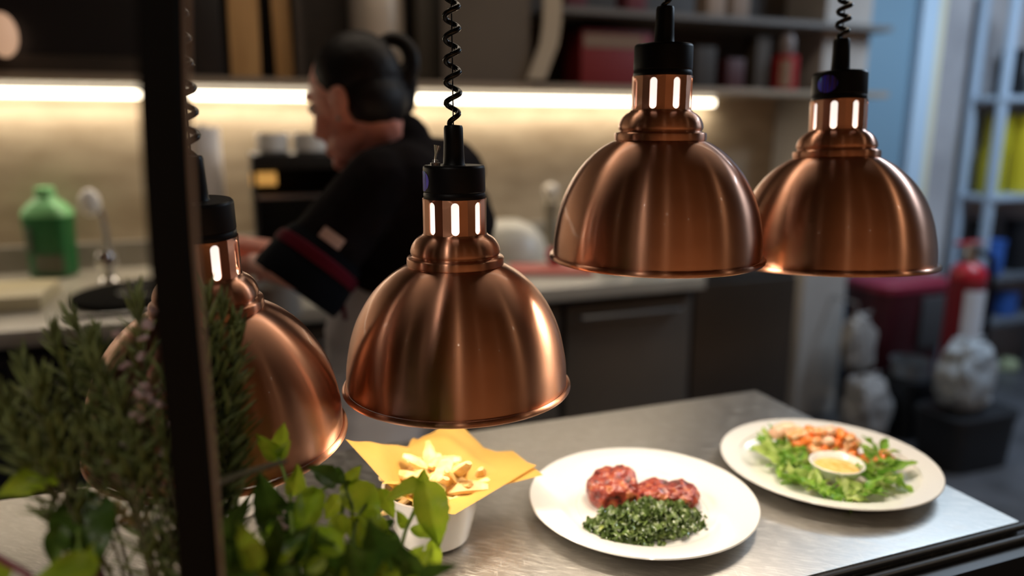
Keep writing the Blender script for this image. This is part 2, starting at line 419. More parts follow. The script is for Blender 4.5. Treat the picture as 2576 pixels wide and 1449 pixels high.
def sticker_mb(a0, hw=.40, zc=540, hz=24):
    mb = MB(); v = [(74.2*U*cos(a0), 74.2*U*sin(a0), zf(zc))]; K = 40
    for rr in (.5, 1):
        for k in range(K):
            an = 2*pi*k/K; a = a0+hw*rr*cos(an); v.append((74.2*U*cos(a), 74.2*U*sin(a), zf(zc)+hz*rr*sin(an)*U))
    f = [(0, 1+k, 1+(k+1) % K) for k in range(K)] + [(1+k, 1+K+k, 1+K+(k+1) % K, 1+(k+1) % K) for k in range(K)]
    return mb.add(v, f)
def heat_lamp(label, x, y, z, tilt=(0, 0), spin=0, lean=(0, 0), pitch=.0212, phase=0, watts=9.0, stk=None, switch=False):
    t = thing('heat_lamp', label, 'heat lamp', (x, y, z), (radians(tilt[0]), radians(tilt[1]), 0), 'copper heat lamps over the pass')
    link('shade', ME['shade'], t); link('inner_lining', ME['lining'], t); link('rim_bead', ME['bead'], t)
    link('neck', ME['neck'], t, rot=(0, 0, spin)); cp = link('cap', ME['cap'], t)
    link('cord_grip', ME['grip'], t); b = link('bulb', ME['bulb'], t); link('bulb_neck', ME['bulbneck'], b)
    # the coiled cord hangs plumb from the ceiling to the top of the grip
    M = Euler(t.rotation_euler).to_matrix(); top = M @ Vector((0, 0, zf(672))) ; H = 2.62-z
    inv = M.inverted(); n = 14; turns = (H-top.z-.02)/pitch; pts = []
    K = int(turns*n)
    for i in range(K+1):
        a = 2*pi*i/n+phase; u = min(1, i/n)
        rr = (16*U)*(.5+.5*u)
        zz = i/n*pitch
        pts.append(inv @ (top+Vector((rr*cos(a)+lean[0]*zz, rr*sin(a)+lean[1]*zz, zz))))
    obj('coil_cord', MB().tube(pts, 6.4*U, 8), CORD, t, sharp=False)
    obj('suspension_wire', MB().tube([inv @ (top-Vector((0, 0, .004))), inv @ (top+Vector((lean[0]*H*.6, lean[1]*H*.6, H-top.z-.01)))], 1.6*U, 6), CORD, t)
    tp = inv @ (top+Vector((lean[0]*(H-top.z), lean[1]*(H-top.z), H-top.z)))
    obj('ceiling_rose', MB().lathe([(0, -.03), (.03, -.03), (.045, -.012), (.047, -.001), (0, -.001)], 32, c=tp), BLACK, t)
    if stk is not None: obj('sticker', sticker_mb(stk), STK, cp)['label'] = 'oval blue hologram sticker'
    if switch:
        a = switch; cx, cy = 52*U*cos(a), 52*U*sin(a)
        sw = obj('switch', MB().lathe(U_([(0, 578), (13, 578), (13, 585), (9, 586), (7, 592), (0, 592)]), 12, c=(cx, cy, 0)), STEEL, t)
        obj('toggle', MB().tube([(cx, cy, zf(590)), (cx+.001, cy, zf(606)), (cx+.003, cy, zf(626))], [2.2*U, 3*U, 9*U], 10), mat('clear_toggle', (.6, .65, .65), .1, trans=.8), sw)
    s = light('heat_lamp_light', 'SPOT', (0, 0, 140*U), watts, (1, .87, .70), size=.035, spot=2.75, blend=.35); s.parent = t
    s2 = light('heat_lamp_glow', 'POINT', (0, 0, 395*U), .10, (1, .9, .78), size=.012); s2.parent = t
    s2.location = (60*U*cos(.3), 60*U*sin(.3), 400*U)
    return t
CA = -pi/2 - YAW                              # heading from a lamp towards the camera
p1, p2, p3, p4 = (-.032, .767, .184), (.217, .76, .211), (.464, .758, .341), (.719, .745, .318)
heat_lamp('copper dome heat lamp lowest of the four, half behind the black post', p1[0], p1[1], T+p1[2], tilt=(4.5, -.8), spin=CA+.74, phase=.6, watts=4.2)
heat_lamp('copper dome heat lamp above the paper-lined bowl of chips', p2[0], p2[1], T+p2[2], spin=CA+.09, phase=2.2, stk=CA-1.25+.02, switch=CA-.9, watts=5.0)
heat_lamp('copper dome heat lamp hanging highest, above the meat and spinach plate', p3[0], p3[1], T+p3[2], spin=CA-.48, phase=3.0, watts=5.0)
heat_lamp('copper dome heat lamp with round blue sticker facing front, above the salad plate', p4[0], p4[1], T+p4[2], tilt=(-4.0, 1.0), spin=CA-.55, phase=1.0, stk=CA-.86, pitch=.0152, watts=5.0)

# ------------------------------------------------------------------ black post with curved top
YPOST = .44
def pp(px, py): return at(px, py, YPOST)
pts = [pp(512, 1560), pp(504, 1449), pp(489, 1250), pp(472, 1050), pp(452, 850), pp(434, 650), pp(421, 450), pp(412, 280), pp(408, 140), pp(405, 0), pp(406, -160), pp(414, -330)]
pts += [pts[-1]+Vector((.012, 0, .12)), pts[-1]+Vector((.035, 0, .30)), Vector((pts[-1].x+.06, YPOST, 2.35)), Vector((pts[-1].x+.065, YPOST, 2.619))]
pts = [Vector((pts[0].x-.003, YPOST, LZ))] + pts
t = thing('gantry_post', 'black upright metal post curving at its top, in front of the herbs', 'post', (pts[0].x, YPOST, LZ))
loc = [p-Vector(t.location) for p in pts]
bm_ = MB(); hw = .0110
ring = [(-hw, -.0075), (hw-.0025, -.0075), (hw, -.005), (hw, .006), (-hw, .006)]
vv = []; ff = []
for i, p in enumerate(loc):
    tg_ = (loc[min(i+1, len(loc)-1)]-loc[max(i-1, 0)]).normalized(); a = Vector((tg_.z, 0, -tg_.x)).normalized()
    for (u, y) in ring: vv.append(p+a*u+Vector((0, y, 0)))
k = len(ring)
for i in range(len(loc)-1):
    for j in range(k): ff.append((i*k+j, i*k+(j+1) % k, (i+1)*k+(j+1) % k, (i+1)*k+j))
ff += [tuple(range(k))[::-1], tuple((len(loc)-1)*k+j for j in range(k))]
obj('upright', bm_.add(vv, ff), BLACKM, t)
es = MB(); vv = []; ff = []
for i, p in enumerate(loc):
    tg_ = (loc[min(i+1, len(loc)-1)]-loc[max(i-1, 0)]).normalized(); a = Vector((tg_.z, 0, -tg_.x)).normalized()
    for (u, y) in ((hw+.0002, -.004), (hw+.0022, -.003), (hw+.0022, .005), (hw+.0002, .006)): vv.append(p+a*u+Vector((0, y, 0)))
for i in range(len(loc)-1):
    for j in range(4): ff.append((i*4+j, i*4+(j+1) % 4, (i+1)*4+(j+1) % 4, (i+1)*4+j))
obj('edge_light_strip', es.add(vv, ff), mat('edge_light_beige', (.30, .235, .185), .5), t)['label'] = 'pale strip added for the lamp light on the post edge'  # added strip: its beige stands in for lamp light on the black post
obj('foot_plate', MB().lathe([(0, 0), (.0125, 0), (.0125, .005), (.012, .008), (0, .008)], 32), BLACKM, t)

# ------------------------------------------------------------------ plates and food
def plate_mb(R_, well, rim_z=.022, dent=None):
    pr = [(0, .0045), (well*.6, .0045), (well-.006, .005)]
    if dent: pr = [(0, .0045), (dent-.0013, .0046), (dent-.0008, .0028), (dent+.0008, .0028), (dent+.0013, .0046), (well-.004, .005)]
    pr += [(well, .0065), (well+.006, .0105), (well+.012, .0125), (R_*.82, .0165), (R_-.004, rim_z-.0005), (R_-.001, rim_z), (R_, rim_z-.0015), (R_-.003, rim_z-.004), (R_*.8, .0115), (well+.004, .004), (well-.012, 0), (0, 0)]
    return MB().lathe(pr, 128)
c1 = (on(1333, 1265, T+.02)+on(1920, 1302, T+.02))/2; c1 = Vector((.470, .776, T))
R1 = .148
t = thing('dinner_plate', 'round white dinner plate holding two pieces of meat and spinach', 'plate', c1)
obj('dish', plate_mb(R1, .098, dent=.085), CERAMIC, t)
c2 = Vector((.780, .780, T)); R2 = .150
t = thing('dinner_plate', 'round white dinner plate holding a green salad with prawns', 'plate', c2)
obj('dish', plate_mb(R2, .112), CERAMIC, t)

def fbm(p, o=4): return noise.fractal(p, 1.0, 2.0, o)
def meat(label, c, r, yaw, seed, peak=None):
    mb = MB(); bm = bmesh.new(); bmesh.ops.create_icosphere(bm, subdivisions=6, radius=1)
    off = Vector((seed*7.1, seed*3.3, 0)); rot = Matrix.Rotation(yaw, 3, 'Z')
    for v in bm.verts:
        q = v.co.copy(); e = .72
        q = Vector((math.copysign(abs(q.x)**e, q.x), math.copysign(abs(q.y)**e, q.y), math.copysign(abs(q.z)**.8, q.z)))
        q = Vector((q.x*r[0], q.y*r[1], q.z*r[2]))
        if peak: q.z += max(0, q.z)*peak*(q.x/r[0]*.5+q.y/r[1]*.6)
        n_ = v.co.normalized(); am = .0032 if q.z > -.3*r[2] else .0015
        q += n_*am*(fbm(q*55+off)*1.1+.6*fbm(q*130+off))
        q.z = max(q.z, -r[2]*.75)
        v.co = rot @ q
    o = obj('meat_piece', mb.bm(bm), MEAT, None, c, sharp=False)
    return tag(o, label, 'meat', 'grilled meat on the first plate')
ZW = T+.0046
q = on(1545, 1240, T+.02); meat('glazed dark red grilled meat piece, taller one, behind the spinach', (q.x, q.y+.004, ZW+.018), (.034, .030, .024), -.3, 1, .35)
q = on(1680, 1262, T+.015); meat('glazed dark red grilled meat piece, flatter and broader, beside the taller one', (q.x+.002, q.y+.008, ZW+.0135), (.043, .027, .018), -.35, 2)
# spinach
q = on(1622, 1318, T+.01); sp = MB(); cs = Vector((q.x, q.y, ZW))
ra = random.Random(5)
bm = bmesh.new(); bmesh.ops.create_icosphere(bm, subdivisions=6, radius=1)
RZ = Matrix.Rotation(-.12, 3, 'Z')
for v in bm.verts:
    qv = Vector((v.co.x*.066, v.co.y*.034, v.co.z*.015)); n_ = v.co.normalized()
    qv += n_*(.006*fbm(qv*55)+.006*fbm(qv*140)); qv.z = max(qv.z+.004, .0004); v.co = RZ @ qv
sp.bm(bm)
for i in range(360):
    a = ra.random()*2*pi; rr = ra.random()**.5
    x, y = .070*rr*cos(a), .037*rr*sin(a); z = .019*max(0, 1-rr**2.2)+.003+ra.random()*.004
    b = RZ @ Vector((x, y, z)); an = ra.random()*6.28; ln = .009+ra.random()*.009
    d = Vector((cos(an), sin(an)*.8, ra.uniform(-.5, .7))).normalized()*ln
    if b.z+d.z < .001: d.z = .001-b.z
    sp.leaf(b, b+d, .010+ra.random()*.010, (ra.uniform(-.7, .7), ra.uniform(-.9, .3), 1), cup=ra.uniform(-.9, .9), bend=ra.uniform(.1, .5), wavy=.3, seg=6, wid=5, seed=i)
tag(obj('spinach', sp, SPIN, None, cs, sharp=False), 'dark green pile of wilted spinach in front of the meat on the white plate', 'spinach', kind='stuff')

# chips in a paper-lined bowl
def bowl_mb(rb, rt, h, th=.003):
    pr = [(0, .002), (rb-.006, .002), (rb, .006), (rb+(rt-rb)*.5, h*.5), (rt, h-.001), (rt+.0005, h), (rt-th, h), (rt-th-(rt-rb)*.5, h*.5), (rb-th, .009), (rb-.01, .006), (0, .006)]
    return MB().lathe(pr, 72)
def paper_mb(corners, c, hole_r, hz, low, n=26, seed=1, sag=.012):
    # a square sheet pushed into the bowl: flares from the rim to its four corners
    mb = MB(); v = []; f = []
    for i in range(n+1):
        for j in range(n+1):
            u, w_ = i/n, j/n
            p = (corners[0]*(1-u)*(1-w_)+corners[1]*u*(1-w_)+corners[2]*u*w_+corners[3]*(1-u)*w_)
            d = Vector((p.x-c.x, p.y-c.y)).length
            k = min(1, d/(hole_r*1.15)); k = k*k*(3-2*k)
            e = max(abs(u-.5), abs(w_-.5))*2
            ce = min(abs(u-.5), abs(w_-.5))*2
            z = low*(1-k)+k*(p.z*.999) - sag*e**2*(1-ce)*2.0*(e > .3)
            z += .0035*noise.noise(Vector((u*5, w_*5, seed)))*k*2
            if d > hole_r*.97: z = max(z, hz+.0012)
            v.append((p.x, p.y, z))
    for i in range(n):
        for j in range(n): f.append((i*(n+1)+j, (i+1)*(n+1)+j, (i+1)*(n+1)+j+1, i*(n+1)+j+1))
    return mb.add(v, f)
def chip_mb(ln, w_, seed):
    r = random.Random(seed); mb = MB(); K = 9; pts = []; v = []; f = []
    bend = r.uniform(-.12, .12)
    for i in range(K):
        t_ = i/(K-1)*2-1
        s_ = (1-abs(t_)**4*.55)
        zz = bend*ln*(1-t_*t_)
        rg = 1
        for j in range(10):
            a = 2*pi*j/10
            rr = 1+.10*(j % 2)
            v.append((t_*ln/2, w_/2*s_*rr*cos(a)*1.15, zz+w_/2*.62*s_*rr*sin(a)))
    for i in range(K-1):
        for j in range(10): f.append((i*10+j, i*10+(j+1) % 10, (i+1)*10+(j+1) % 10, (i+1)*10+j))
    f += [tuple(range(10))[::-1], tuple((K-1)*10+j for j in range(10))]
    return mb.add(v, f)
cb = on(1100, 1372, T); cb = Vector((cb.x, cb.y+.018, T))
BH = .072; BR = .060
t = thing('chip_bowl', 'white china bowl holding chips on brown paper, behind the basil', 'bowl', cb)
obj('bowl_wall', bowl_mb(.044, BR, BH), CERAMIC, t)
def corner(px, py, Y): return at(px, py, Y)
co = [corner(868, 1102, cb.y+.01), corner(1150, 1052, cb.y+.115), corner(1350, 1195, cb.y+.0), corner(1135, 1292, cb.y-.085)]
t = tag(obj('paper_liner', paper_mb(co, cb, BR-.004, T+BH, T+.034, seed=1), PAPER, None, sharp=False), 'brown parchment sheet with chips in it, standing out of the white bowl', 'paper')
co2 = [corner(905, 1170, cb.y-.02), corner(1050, 1085, cb.y+.10), corner(1300, 1140, cb.y+.07), corner(1364, 1254, cb.y-.02)]
co2 = [corner(960, 1215, cb.y-.05), corner(1040, 1100, cb.y+.09), corner(1290, 1160, cb.y+.06), corner(1366, 1252, cb.y-.02)]
t = tag(obj('paper_liner', paper_mb(co2, cb, BR-.003, T+BH-.004, T+.026, seed=4, sag=.004), PAPER, None, sharp=False), 'lower brown parchment sheet pointing towards the meat plate, under the sheet with chips', 'paper')
chips = [chip_mb(.058+.007*i, .0135+.0012*(i % 3), i).mesh('potato_chip', FRY) for i in range(5)]
for me in chips: me.set_sharp_from_angle(angle=radians(25))
def heap(n, c, z0, label, group, seed, spread=.060, rise=.014):
    r = random.Random(seed); first = {}
    for i in range(n):
        k = i % 5; lay = i/n
        a = r.random()*6.28; rr = spread*(1-.55*lay)*r.random()**.6
        o = bpy.data.objects.new('potato_chip', chips[k]); C.objects.link(o)
        o.location = (c.x+rr*cos(a), c.y+rr*sin(a), z0+rise*lay*1.4+r.uniform(0, .006))
        o.rotation_euler = (r.uniform(-.6, .6), r.uniform(-.75, .75), r.uniform(0, 3.14))
        tag(o, label, 'chip', group)
heap(36, cb+Vector((.008, .010, 0)), T+.062, 'golden potato chip in the heap in the brown paper above the white bowl', 'chips in the paper-lined bowl', 3)
# second order under the low lamp, mostly hidden
cb2 = on(610, 1300, T); cb2 = Vector((cb2.x-.005, cb2.y+.03, T))
t = thing('chip_bowl', 'white china bowl under the low lamp, mostly hidden by basil', 'bowl', cb2)
obj('bowl_wall', bowl_mb(.044, BR, .06), CERAMIC, t)
co = [cb2+Vector(q_) for q_ in ((-.10, -.02, .085), (.0, .10, .085), (.095, .03, .085), (-.01, -.09, .075))]
tag(obj('paper_liner', paper_mb(co, cb2, BR-.004, T+.06, T+.03, seed=9), PAPER, None, sharp=False), 'brown parchment sheet in the bowl under the low lamp', 'paper')
heap(10, cb2, T+.05, 'golden potato chip in the bowl under the low lamp', 'chips under the low lamp', 11, .035, .015)

# salad, prawns, dip
qd = on(2100, 1190, T+.02); dip = Vector((qd.x, qd.y-.002, T+.0135))
t = thing('dip_bowl', 'small white dip bowl of mustard sauce on the salad', 'bowl', dip)
obj('bowl_wall', MB().lathe([(0, 0), (.018, 0), (.024, .003), (.031, .012), (.0355, .0215), (.0365, .0235), (.0355, .0245), (.034, .0235), (.030, .014), (.024, .007), (0, .006)], 64), CERAMIC, t)
tag(obj('mustard_sauce', MB().lathe([(0, .0182), (.02, .0182), (.0272, .0176), (.0295, .0172), (.0245, .008), (.015, .007), (0, .007)], 48), SAUCE, None, dip), 'pale orange mustard sauce in the small dip bowl', 'sauce')
def sprig(seed):
    r = random.Random(seed); mb = MB(); k = 4
    for i in range(k):
        a = i/k*6.28+r.random(); e = r.uniform(.15, .8); ln = r.uniform(.018, .032)
        d = Vector((cos(a)*cos(e), sin(a)*cos(e), sin(e)))
        b = d*.004
        mb.leaf(b, b+d*ln, ln*.62, Vector((-cos(a)*sin(e), -sin(a)*sin(e), cos(e)))+Vector((r.uniform(-.4, .4), r.uniform(-.4, .4), 0)), cup=r.uniform(.1, .8), bend=r.uniform(.05, .35), wavy=.12, seg=8, wid=6, mi=0 if r.random() > .4 else 1, seed=seed*9+i)
    mb.tube([(0, 0, 0), (.004, .002, .004)], .002, 6, mi=1)
    return mb.mesh('salad_leaf', [SALAD, SALADP])
SPR = [sprig(i) for i in range(6)]
ra = random.Random(21); k = 0
spots = []
for px, py, zz in [(1925, 1140, .008), (1950, 1165, .006), (1985, 1150, .014), (1975, 1185, .006), (2010, 1200, .006), (2005, 1165, .016), (2040, 1150, .022), (2035, 1210, .005), (2065, 1225, .004), (2080, 1240, .004), (2110, 1240, .005), (2150, 1235, .005), (2185, 1225, .006), (2200, 1240, .004), (2220, 1215, .006), (2200, 1195, .012), (2190, 1165, .018), (2230, 1180, .008), (2240, 1195, .004), (2215, 1150, .016), (2180, 1145, .02), (1935, 1120, .012), (1960, 1130, .014), (2165, 1210, .01), (1940, 1150, .012), (1968, 1172, .012), (1992, 1208, .008), (2020, 1222, .006), (2030, 1180, .016), (2055, 1240, .004), (2120, 1252, .003), (2170, 1248, .004), (2225, 1232, .004), (2245, 1215, .005), (2215, 1175, .014), (1960, 1108, .014), (1990, 1140, .02), (2075, 1215, .008), (2140, 1222, .008), (2000, 1130, .01), (2050, 1185, .012), (2210, 1140, .02), (2075, 1150, .016)]:
    g = on(px, py, T+zz+.006)
    g.z = max(g.z, T+.0135)
    dd = Vector((g.x-dip.x, g.y-dip.y))
    if dd.length < .050:
        dd = dd.normalized()*.050; g.x = dip.x+dd.x; g.y = dip.y+dd.y; g.z = T+.0115
    o = bpy.data.objects.new('salad_leaf', SPR[k % 6]); C.objects.link(o); k += 1
    o.location = g; o.rotation_euler = (ra.uniform(-.5, .5), ra.uniform(-.5, .5), ra.uniform(0, 6.28)); s_ = ra.uniform(.85, 1.15); o.scale = (s_,)*3
    tag(o, 'green leaf sprig of the salad round the dip bowl on the far white plate', 'salad leaf', 'salad leaves on the far plate')
def chunk(seed, r3):
    bm = bmesh.new(); bmesh.ops.create_icosphere(bm, subdivisions=3, radius=1); off = Vector((seed*5.3, 0, 0))
    for v in bm.verts:
        q_ = Vector((v.co.x*r3[0], v.co.y*r3[1], v.co.z*r3[2])); q_ += v.co.normalized()*.28*min(r3)*fbm(v.co*1.6+off); v.co = q_
    return MB().bm(bm)
CH = [chunk(i, (.0125, .0088, .0078)).mesh('prawn_chunk', [SHRIMP, SHRIMPO, SHRIMP, PINKS, SHRIMPO, SHRIMP][i]) for i in range(6)]
for me in CH: me.polygons.foreach_set('use_smooth', [True]*len(me.polygons))
def prawn_mb(R_, r_, a0, a1, seed=0):
    pts = []; rad = []
    for i in range(22):
        t_ = i/21; a = a0+(a1-a0)*t_
        pts.append((R_*cos(a), 0, R_*sin(a))); rad.append(r_*(1-.72*t_**1.6)*(1+.06*sin(t_*40))*(.75 if i == 0 else 1))
    return MB().tube(pts, rad, 14)
k = 0
for px, py, zz in [(2015, 1085, .048), (2040, 1080, .052), (2065, 1082, .054), (2090, 1080, .054), (2115, 1085, .052), (2135, 1095, .048), (2150, 1110, .040), (2030, 1105, .040), (2055, 1105, .042), (2080, 1105, .042), (2105, 1108, .040), (2128, 1115, .036), (2050, 1125, .032), (2075, 1128, .030), (2098, 1130, .028), (2120, 1135, .026), (2145, 1135, .026), (2060, 1142, .022), (2085, 1145, .022), (2110, 1150, .020), (2135, 1155, .018), (2160, 1150, .016), (2185, 1150, .022), (2205, 1155, .022), (2175, 1165, .014), (2225, 1140, .024), (2240, 1150, .020), (2155, 1170, .012), (2005, 1110, .034), (1995, 1090, .044)]:
    g = on(px, py+6, T+zz)
    o = bpy.data.objects.new('prawn_chunk', CH[k % 6]); C.objects.link(o); k += 1
    o.location = g; o.rotation_euler = (ra.uniform(-.6, .6), ra.uniform(-.6, .6), ra.uniform(0, 6.28))
    tag(o, 'orange and white prawn chunk in the heap behind the dip bowl', 'prawn', 'prawn chunks on the salad')
# a mound of prawn under the chunks
g = on(2080, 1120, T+.02)
bm = bmesh.new(); bmesh.ops.create_icosphere(bm, subdivisions=5, radius=1)
for v in bm.verts:
    q_ = Vector((v.co.x*.046, v.co.y*.026, v.co.z*.034)); q_ += v.co.normalized()*.006*fbm(q_*70); q_.z = max(q_.z, 0); v.co = q_
tag(obj('prawn_mound', MB().bm(bm), SHRIMP, None, (g.x+.004, g.y+.012, T+.008), sharp=False), 'orange minced prawn mound standing under the prawn chunks', 'prawn')
g = on(1985, 1110, T+.03)
tag(obj('prawn', prawn_mb(.022, .012, 2.9, .3), PINKS, None, (g.x+.006, g.y+.006, T+.028), (.2, 0, -.5), sharp=False), 'pale pink curled prawn leaning at the end of the prawn heap', 'prawn')

# ------------------------------------------------------------------ herbs
POT = mat('dark_herb_pot', (.02, .02, .02), .6)
SOIL = mottled('potting_soil', [(.3, (.01, .007, .005)), (.7, (.04, .03, .02))], 80, .9)
def pot(parent, r=.05, h=.10):
    obj('pot', MB().lathe([(0, .001), (r*.75, .001), (r, h-.012), (r+.003, h-.012), (r+.003, h), (r-.003, h), (r-.003, h-.015), (0, h-.015)], 48), POT, parent)
    obj('soil', MB().lathe([(0, h-.012), (r-.004, h-.014)], 32), SOIL, parent)
def tocam(p): return (CAM-Vector(p)).normalized()
def herb(name, label, base, r=.045):
    t = thing(name, label, 'herb', base); pot(t, r); return t
def basil_leaves(mb, spec, base, Yd=.50, wscale=1.0):
    for i, s_ in enumerate(spec):
        bx, by, tx, ty, wpx = s_[:5]; Yb = s_[5] if len(s_) > 5 else Yd; Yt = s_[6] if len(s_) > 6 else Yb
        tilt = s_[7] if len(s_) > 7 else (0, 0)
        b, tp_ = at(bx, by, Yb), at(tx, ty, Yt)
        zc = (b-CAM).dot(cf); wd = wpx*zc/FPX*wscale
        n_ = tocam(b)+cr*tilt[0]+Vector((0, 0, tilt[1]))
        mb.leaf(b-base, tp_-base, wd, n_, cup=.35, bend=.12, wavy=.08, seg=14, wid=10, mi=0, seed=i)
def stems_px(mb, lists, base, Yd, r=.0018):
    for l_ in lists:
        mb.tube([at(a, b, Yd if len(q_) == 0 else q_[0])-base for a, b, *q_ in l_], r, 8)
bb = Vector((.055, .475, LZ))
t = herb('basil_plant', 'bright green basil plant in front of the chips bowl', bb)
mb = MB()
basil_leaves(mb, [
    (702, 1156, 648, 1098, 52, .60, .59), (702, 1156, 712, 1066, 60, .60, .60, (-.3, .2)), (702, 1150, 725, 1115, 36, .60, .58),
    (735, 1250, 752, 1172, 62, .57, .57, (.3, 0)), (790, 1222, 757, 1368, 85, .56, .52), (870, 1216, 908, 1172, 42, .58, .58),
    (872, 1213, 958, 1322, 104, .58, .54, (.3, .3)), (858, 1245, 818, 1305, 56, .57, .56), (852, 1292, 848, 1375, 62, .55, .53),
    (955, 1228, 992, 1305, 50, .58, .57), (1066, 1214, 974, 1248, 58, .57, .55, (0, .8)), (1062, 1224, 1068, 1180, 40, .57, .57),
    (1068, 1208, 1108, 1376, 108, .56, .53, (.15, 0)), (1022, 1328, 998, 1285, 34, .55, .55), (1085, 1355, 1103, 1452, 46, .54, .53),
    (1030, 1330, 1112, 1352, 40, .55, .54, (0, .8)), (905, 1300, 985, 1340, 70, .55, .54, (0, .7)), (880, 1300, 930, 1390, 60, .55, .53),
    (1010, 1449, 1080, 1420, 70, .50, .50, (0, .5)), (1000, 1440, 1060, 1380, 60, .52, .50)], bb)
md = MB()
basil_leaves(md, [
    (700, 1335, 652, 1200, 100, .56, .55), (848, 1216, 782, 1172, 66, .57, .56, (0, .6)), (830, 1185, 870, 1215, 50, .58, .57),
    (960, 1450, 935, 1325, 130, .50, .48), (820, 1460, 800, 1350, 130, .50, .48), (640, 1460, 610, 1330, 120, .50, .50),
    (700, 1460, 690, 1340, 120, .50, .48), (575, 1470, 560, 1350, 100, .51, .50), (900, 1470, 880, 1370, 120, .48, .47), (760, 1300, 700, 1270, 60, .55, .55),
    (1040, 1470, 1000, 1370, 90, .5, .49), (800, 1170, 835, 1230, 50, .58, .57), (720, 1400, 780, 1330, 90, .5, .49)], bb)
ra = random.Random(3)
for i in range(46):
    bx, by = ra.uniform(560, 1060), ra.uniform(1360, 1560)
    a = ra.uniform(-2.6, -.5); ln = ra.uniform(70, 130); Yb = ra.uniform(.45, .55)
    basil_leaves(md if ra.random() < .62 else mb, [(bx, by, bx+ln*cos(a), by+ln*sin(a), ln*.62, Yb, Yb+ra.uniform(-.04, .03), (ra.uniform(-.8, .8), ra.uniform(-.2, 1)))], bb)
obj('bright_leaves', mb, BASIL, t, sharp=False)['label'] = 'yellow-green leaves with back light put into their colour'
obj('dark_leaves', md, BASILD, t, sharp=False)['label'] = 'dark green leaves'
st = MB()
stems_px(st, [[(700, 1150, .60), (715, 1190, .59), (730, 1245, .57), (735, 1340, .53), (740, 1500, .49)], [(862, 1216, .58), (885, 1270, .56), (890, 1350, .54), (880, 1520, .48)],
    [(840, 1215, .57), (780, 1250, .56), (745, 1300, .55), (742, 1350, .53), (760, 1520, .49)], [(1066, 1212, .57), (1045, 1280, .56), (1020, 1335, .54), (990, 1449, .51), (940, 1560, .48)],
    [(875, 1210, .58), (860, 1290, .56), (845, 1380, .53), (850, 1520, .48)], [(950, 1230, .58), (900, 1300, .55), (885, 1360, .53)], [(650, 1330, .55), (700, 1420, .5), (740, 1560, .48)]], bb, .55, .0016)
obj('stems', st, BSTEM, t, sharp=False)
tw = MB(); tw.tube([at(528, 1222, .52)-bb, at(600, 1196, .525)-bb, at(722, 1158, .53)-bb], [.0048, .0042, .0024], 10, flat=.6)
obj('twig', tw, mat('brown_green_twig', (.055, .048, .018), .6), t, sharp=False)['label'] = 'brown twig across the low lamp'
fl = MB()
for i in range(12):
    fl.ball(at(ra.uniform(690, 725), ra.uniform(1285, 1330), .55)-bb, ra.uniform(.0015, .003), sub=1)
obj('flower_buds', fl, PINKF, t)

# basil left of the post
bl = Vector((-.165, .44, LZ))
t = herb('basil_plant', 'large-leaved basil plant left of the black post, below the rosemary', bl)
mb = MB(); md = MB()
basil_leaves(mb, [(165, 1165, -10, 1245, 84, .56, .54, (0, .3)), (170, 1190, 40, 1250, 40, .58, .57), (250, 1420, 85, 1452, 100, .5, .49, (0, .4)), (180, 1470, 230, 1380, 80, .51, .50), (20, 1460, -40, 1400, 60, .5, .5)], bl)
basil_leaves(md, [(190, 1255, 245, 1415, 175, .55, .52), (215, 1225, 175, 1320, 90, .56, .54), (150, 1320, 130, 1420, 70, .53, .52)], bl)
obj('bright_leaves', mb, BASIL, t, sharp=False)['label'] = 'yellow-green leaves with back light put into their colour'
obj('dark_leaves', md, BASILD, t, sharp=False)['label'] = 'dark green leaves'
st = MB(); stems_px(st, [[(165, 1170, .57), (185, 1210, .57), (195, 1290, .55), (200, 1400, .52), (190, 1600, .47)]], bl, .55, .0018)
obj('green_stem', st, BSTEM, t, sharp=False)
st = MB(); stems_px(st, [[(225, 1380, .52), (240, 1420, .51), (255, 1470, .50), (240, 1620, .47)], [(-20, 1395, .5), (70, 1445, .49), (120, 1560, .47)]], bl, .55, .0022)
obj('purple_stem', st, PURPLE, t, sharp=False)['label'] = 'purple stalk'

# rosemary
br = Vector((-.050, .495, LZ))
t = herb('rosemary_bush', 'bushy dark green rosemary plant behind the black post, in front of the low lamp', br, .040)
st = MB(); nd = MB(); ra = random.Random(12)
tips = [(215, 885, .60), (130, 850, .60), (180, 800, .61), (235, 850, .60), (345, 760, .60), (60, 930, .58), (10, 1010, .57), (100, 960, .57), (20, 1080, .56), (-30, 980, .58), (240, 920, .57), (140, 1040, .57), (300, 1000, .56), (70, 1110, .57),
        (520, 745, .625), (560, 770, .625), (595, 815, .625), (600, 850, .625), (590, 900, .625), (575, 960, .625), (560, 1010, .625), (535, 840, .625), (520, 930, .625), (540, 900, .625), (545, 1040, .625), (420, 960, .57), (440, 1020, .56), (330, 1090, .55), (410, 1100, .55), (260, 1090, .55), (200, 1080, .56), (350, 1180, .55), (420, 1200, .55), (300, 1160, .55), (470, 900, .59), (480, 820, .6)]
def needle(b, d, ln, r=.0013):
    d = d.normalized(); sd = d.cross(Vector((0, 0, 1)) if abs(d.z) < .95 else Vector((1, 0, 0))).normalized(); up = sd.cross(d)
    cv = ra.uniform(-.15, .2)*ln; v = []; f = []
    for i, (t_, k_) in enumerate(((0, .5), (.3, 1), (.7, .9), (1, .12))):
        p_ = b+d*ln*t_+up*cv*t_*t_
        v += [p_+sd*r*k_*1.5, p_+up*r*k_*.5, p_-sd*r*k_*1.5, p_-up*r*k_*.5]
    for i in range(3):
        for j in range(4): f.append((i*4+j, i*4+(j+1) % 4, i*4+4+(j+1) % 4, i*4+4+j))
    nd.add(v, f)
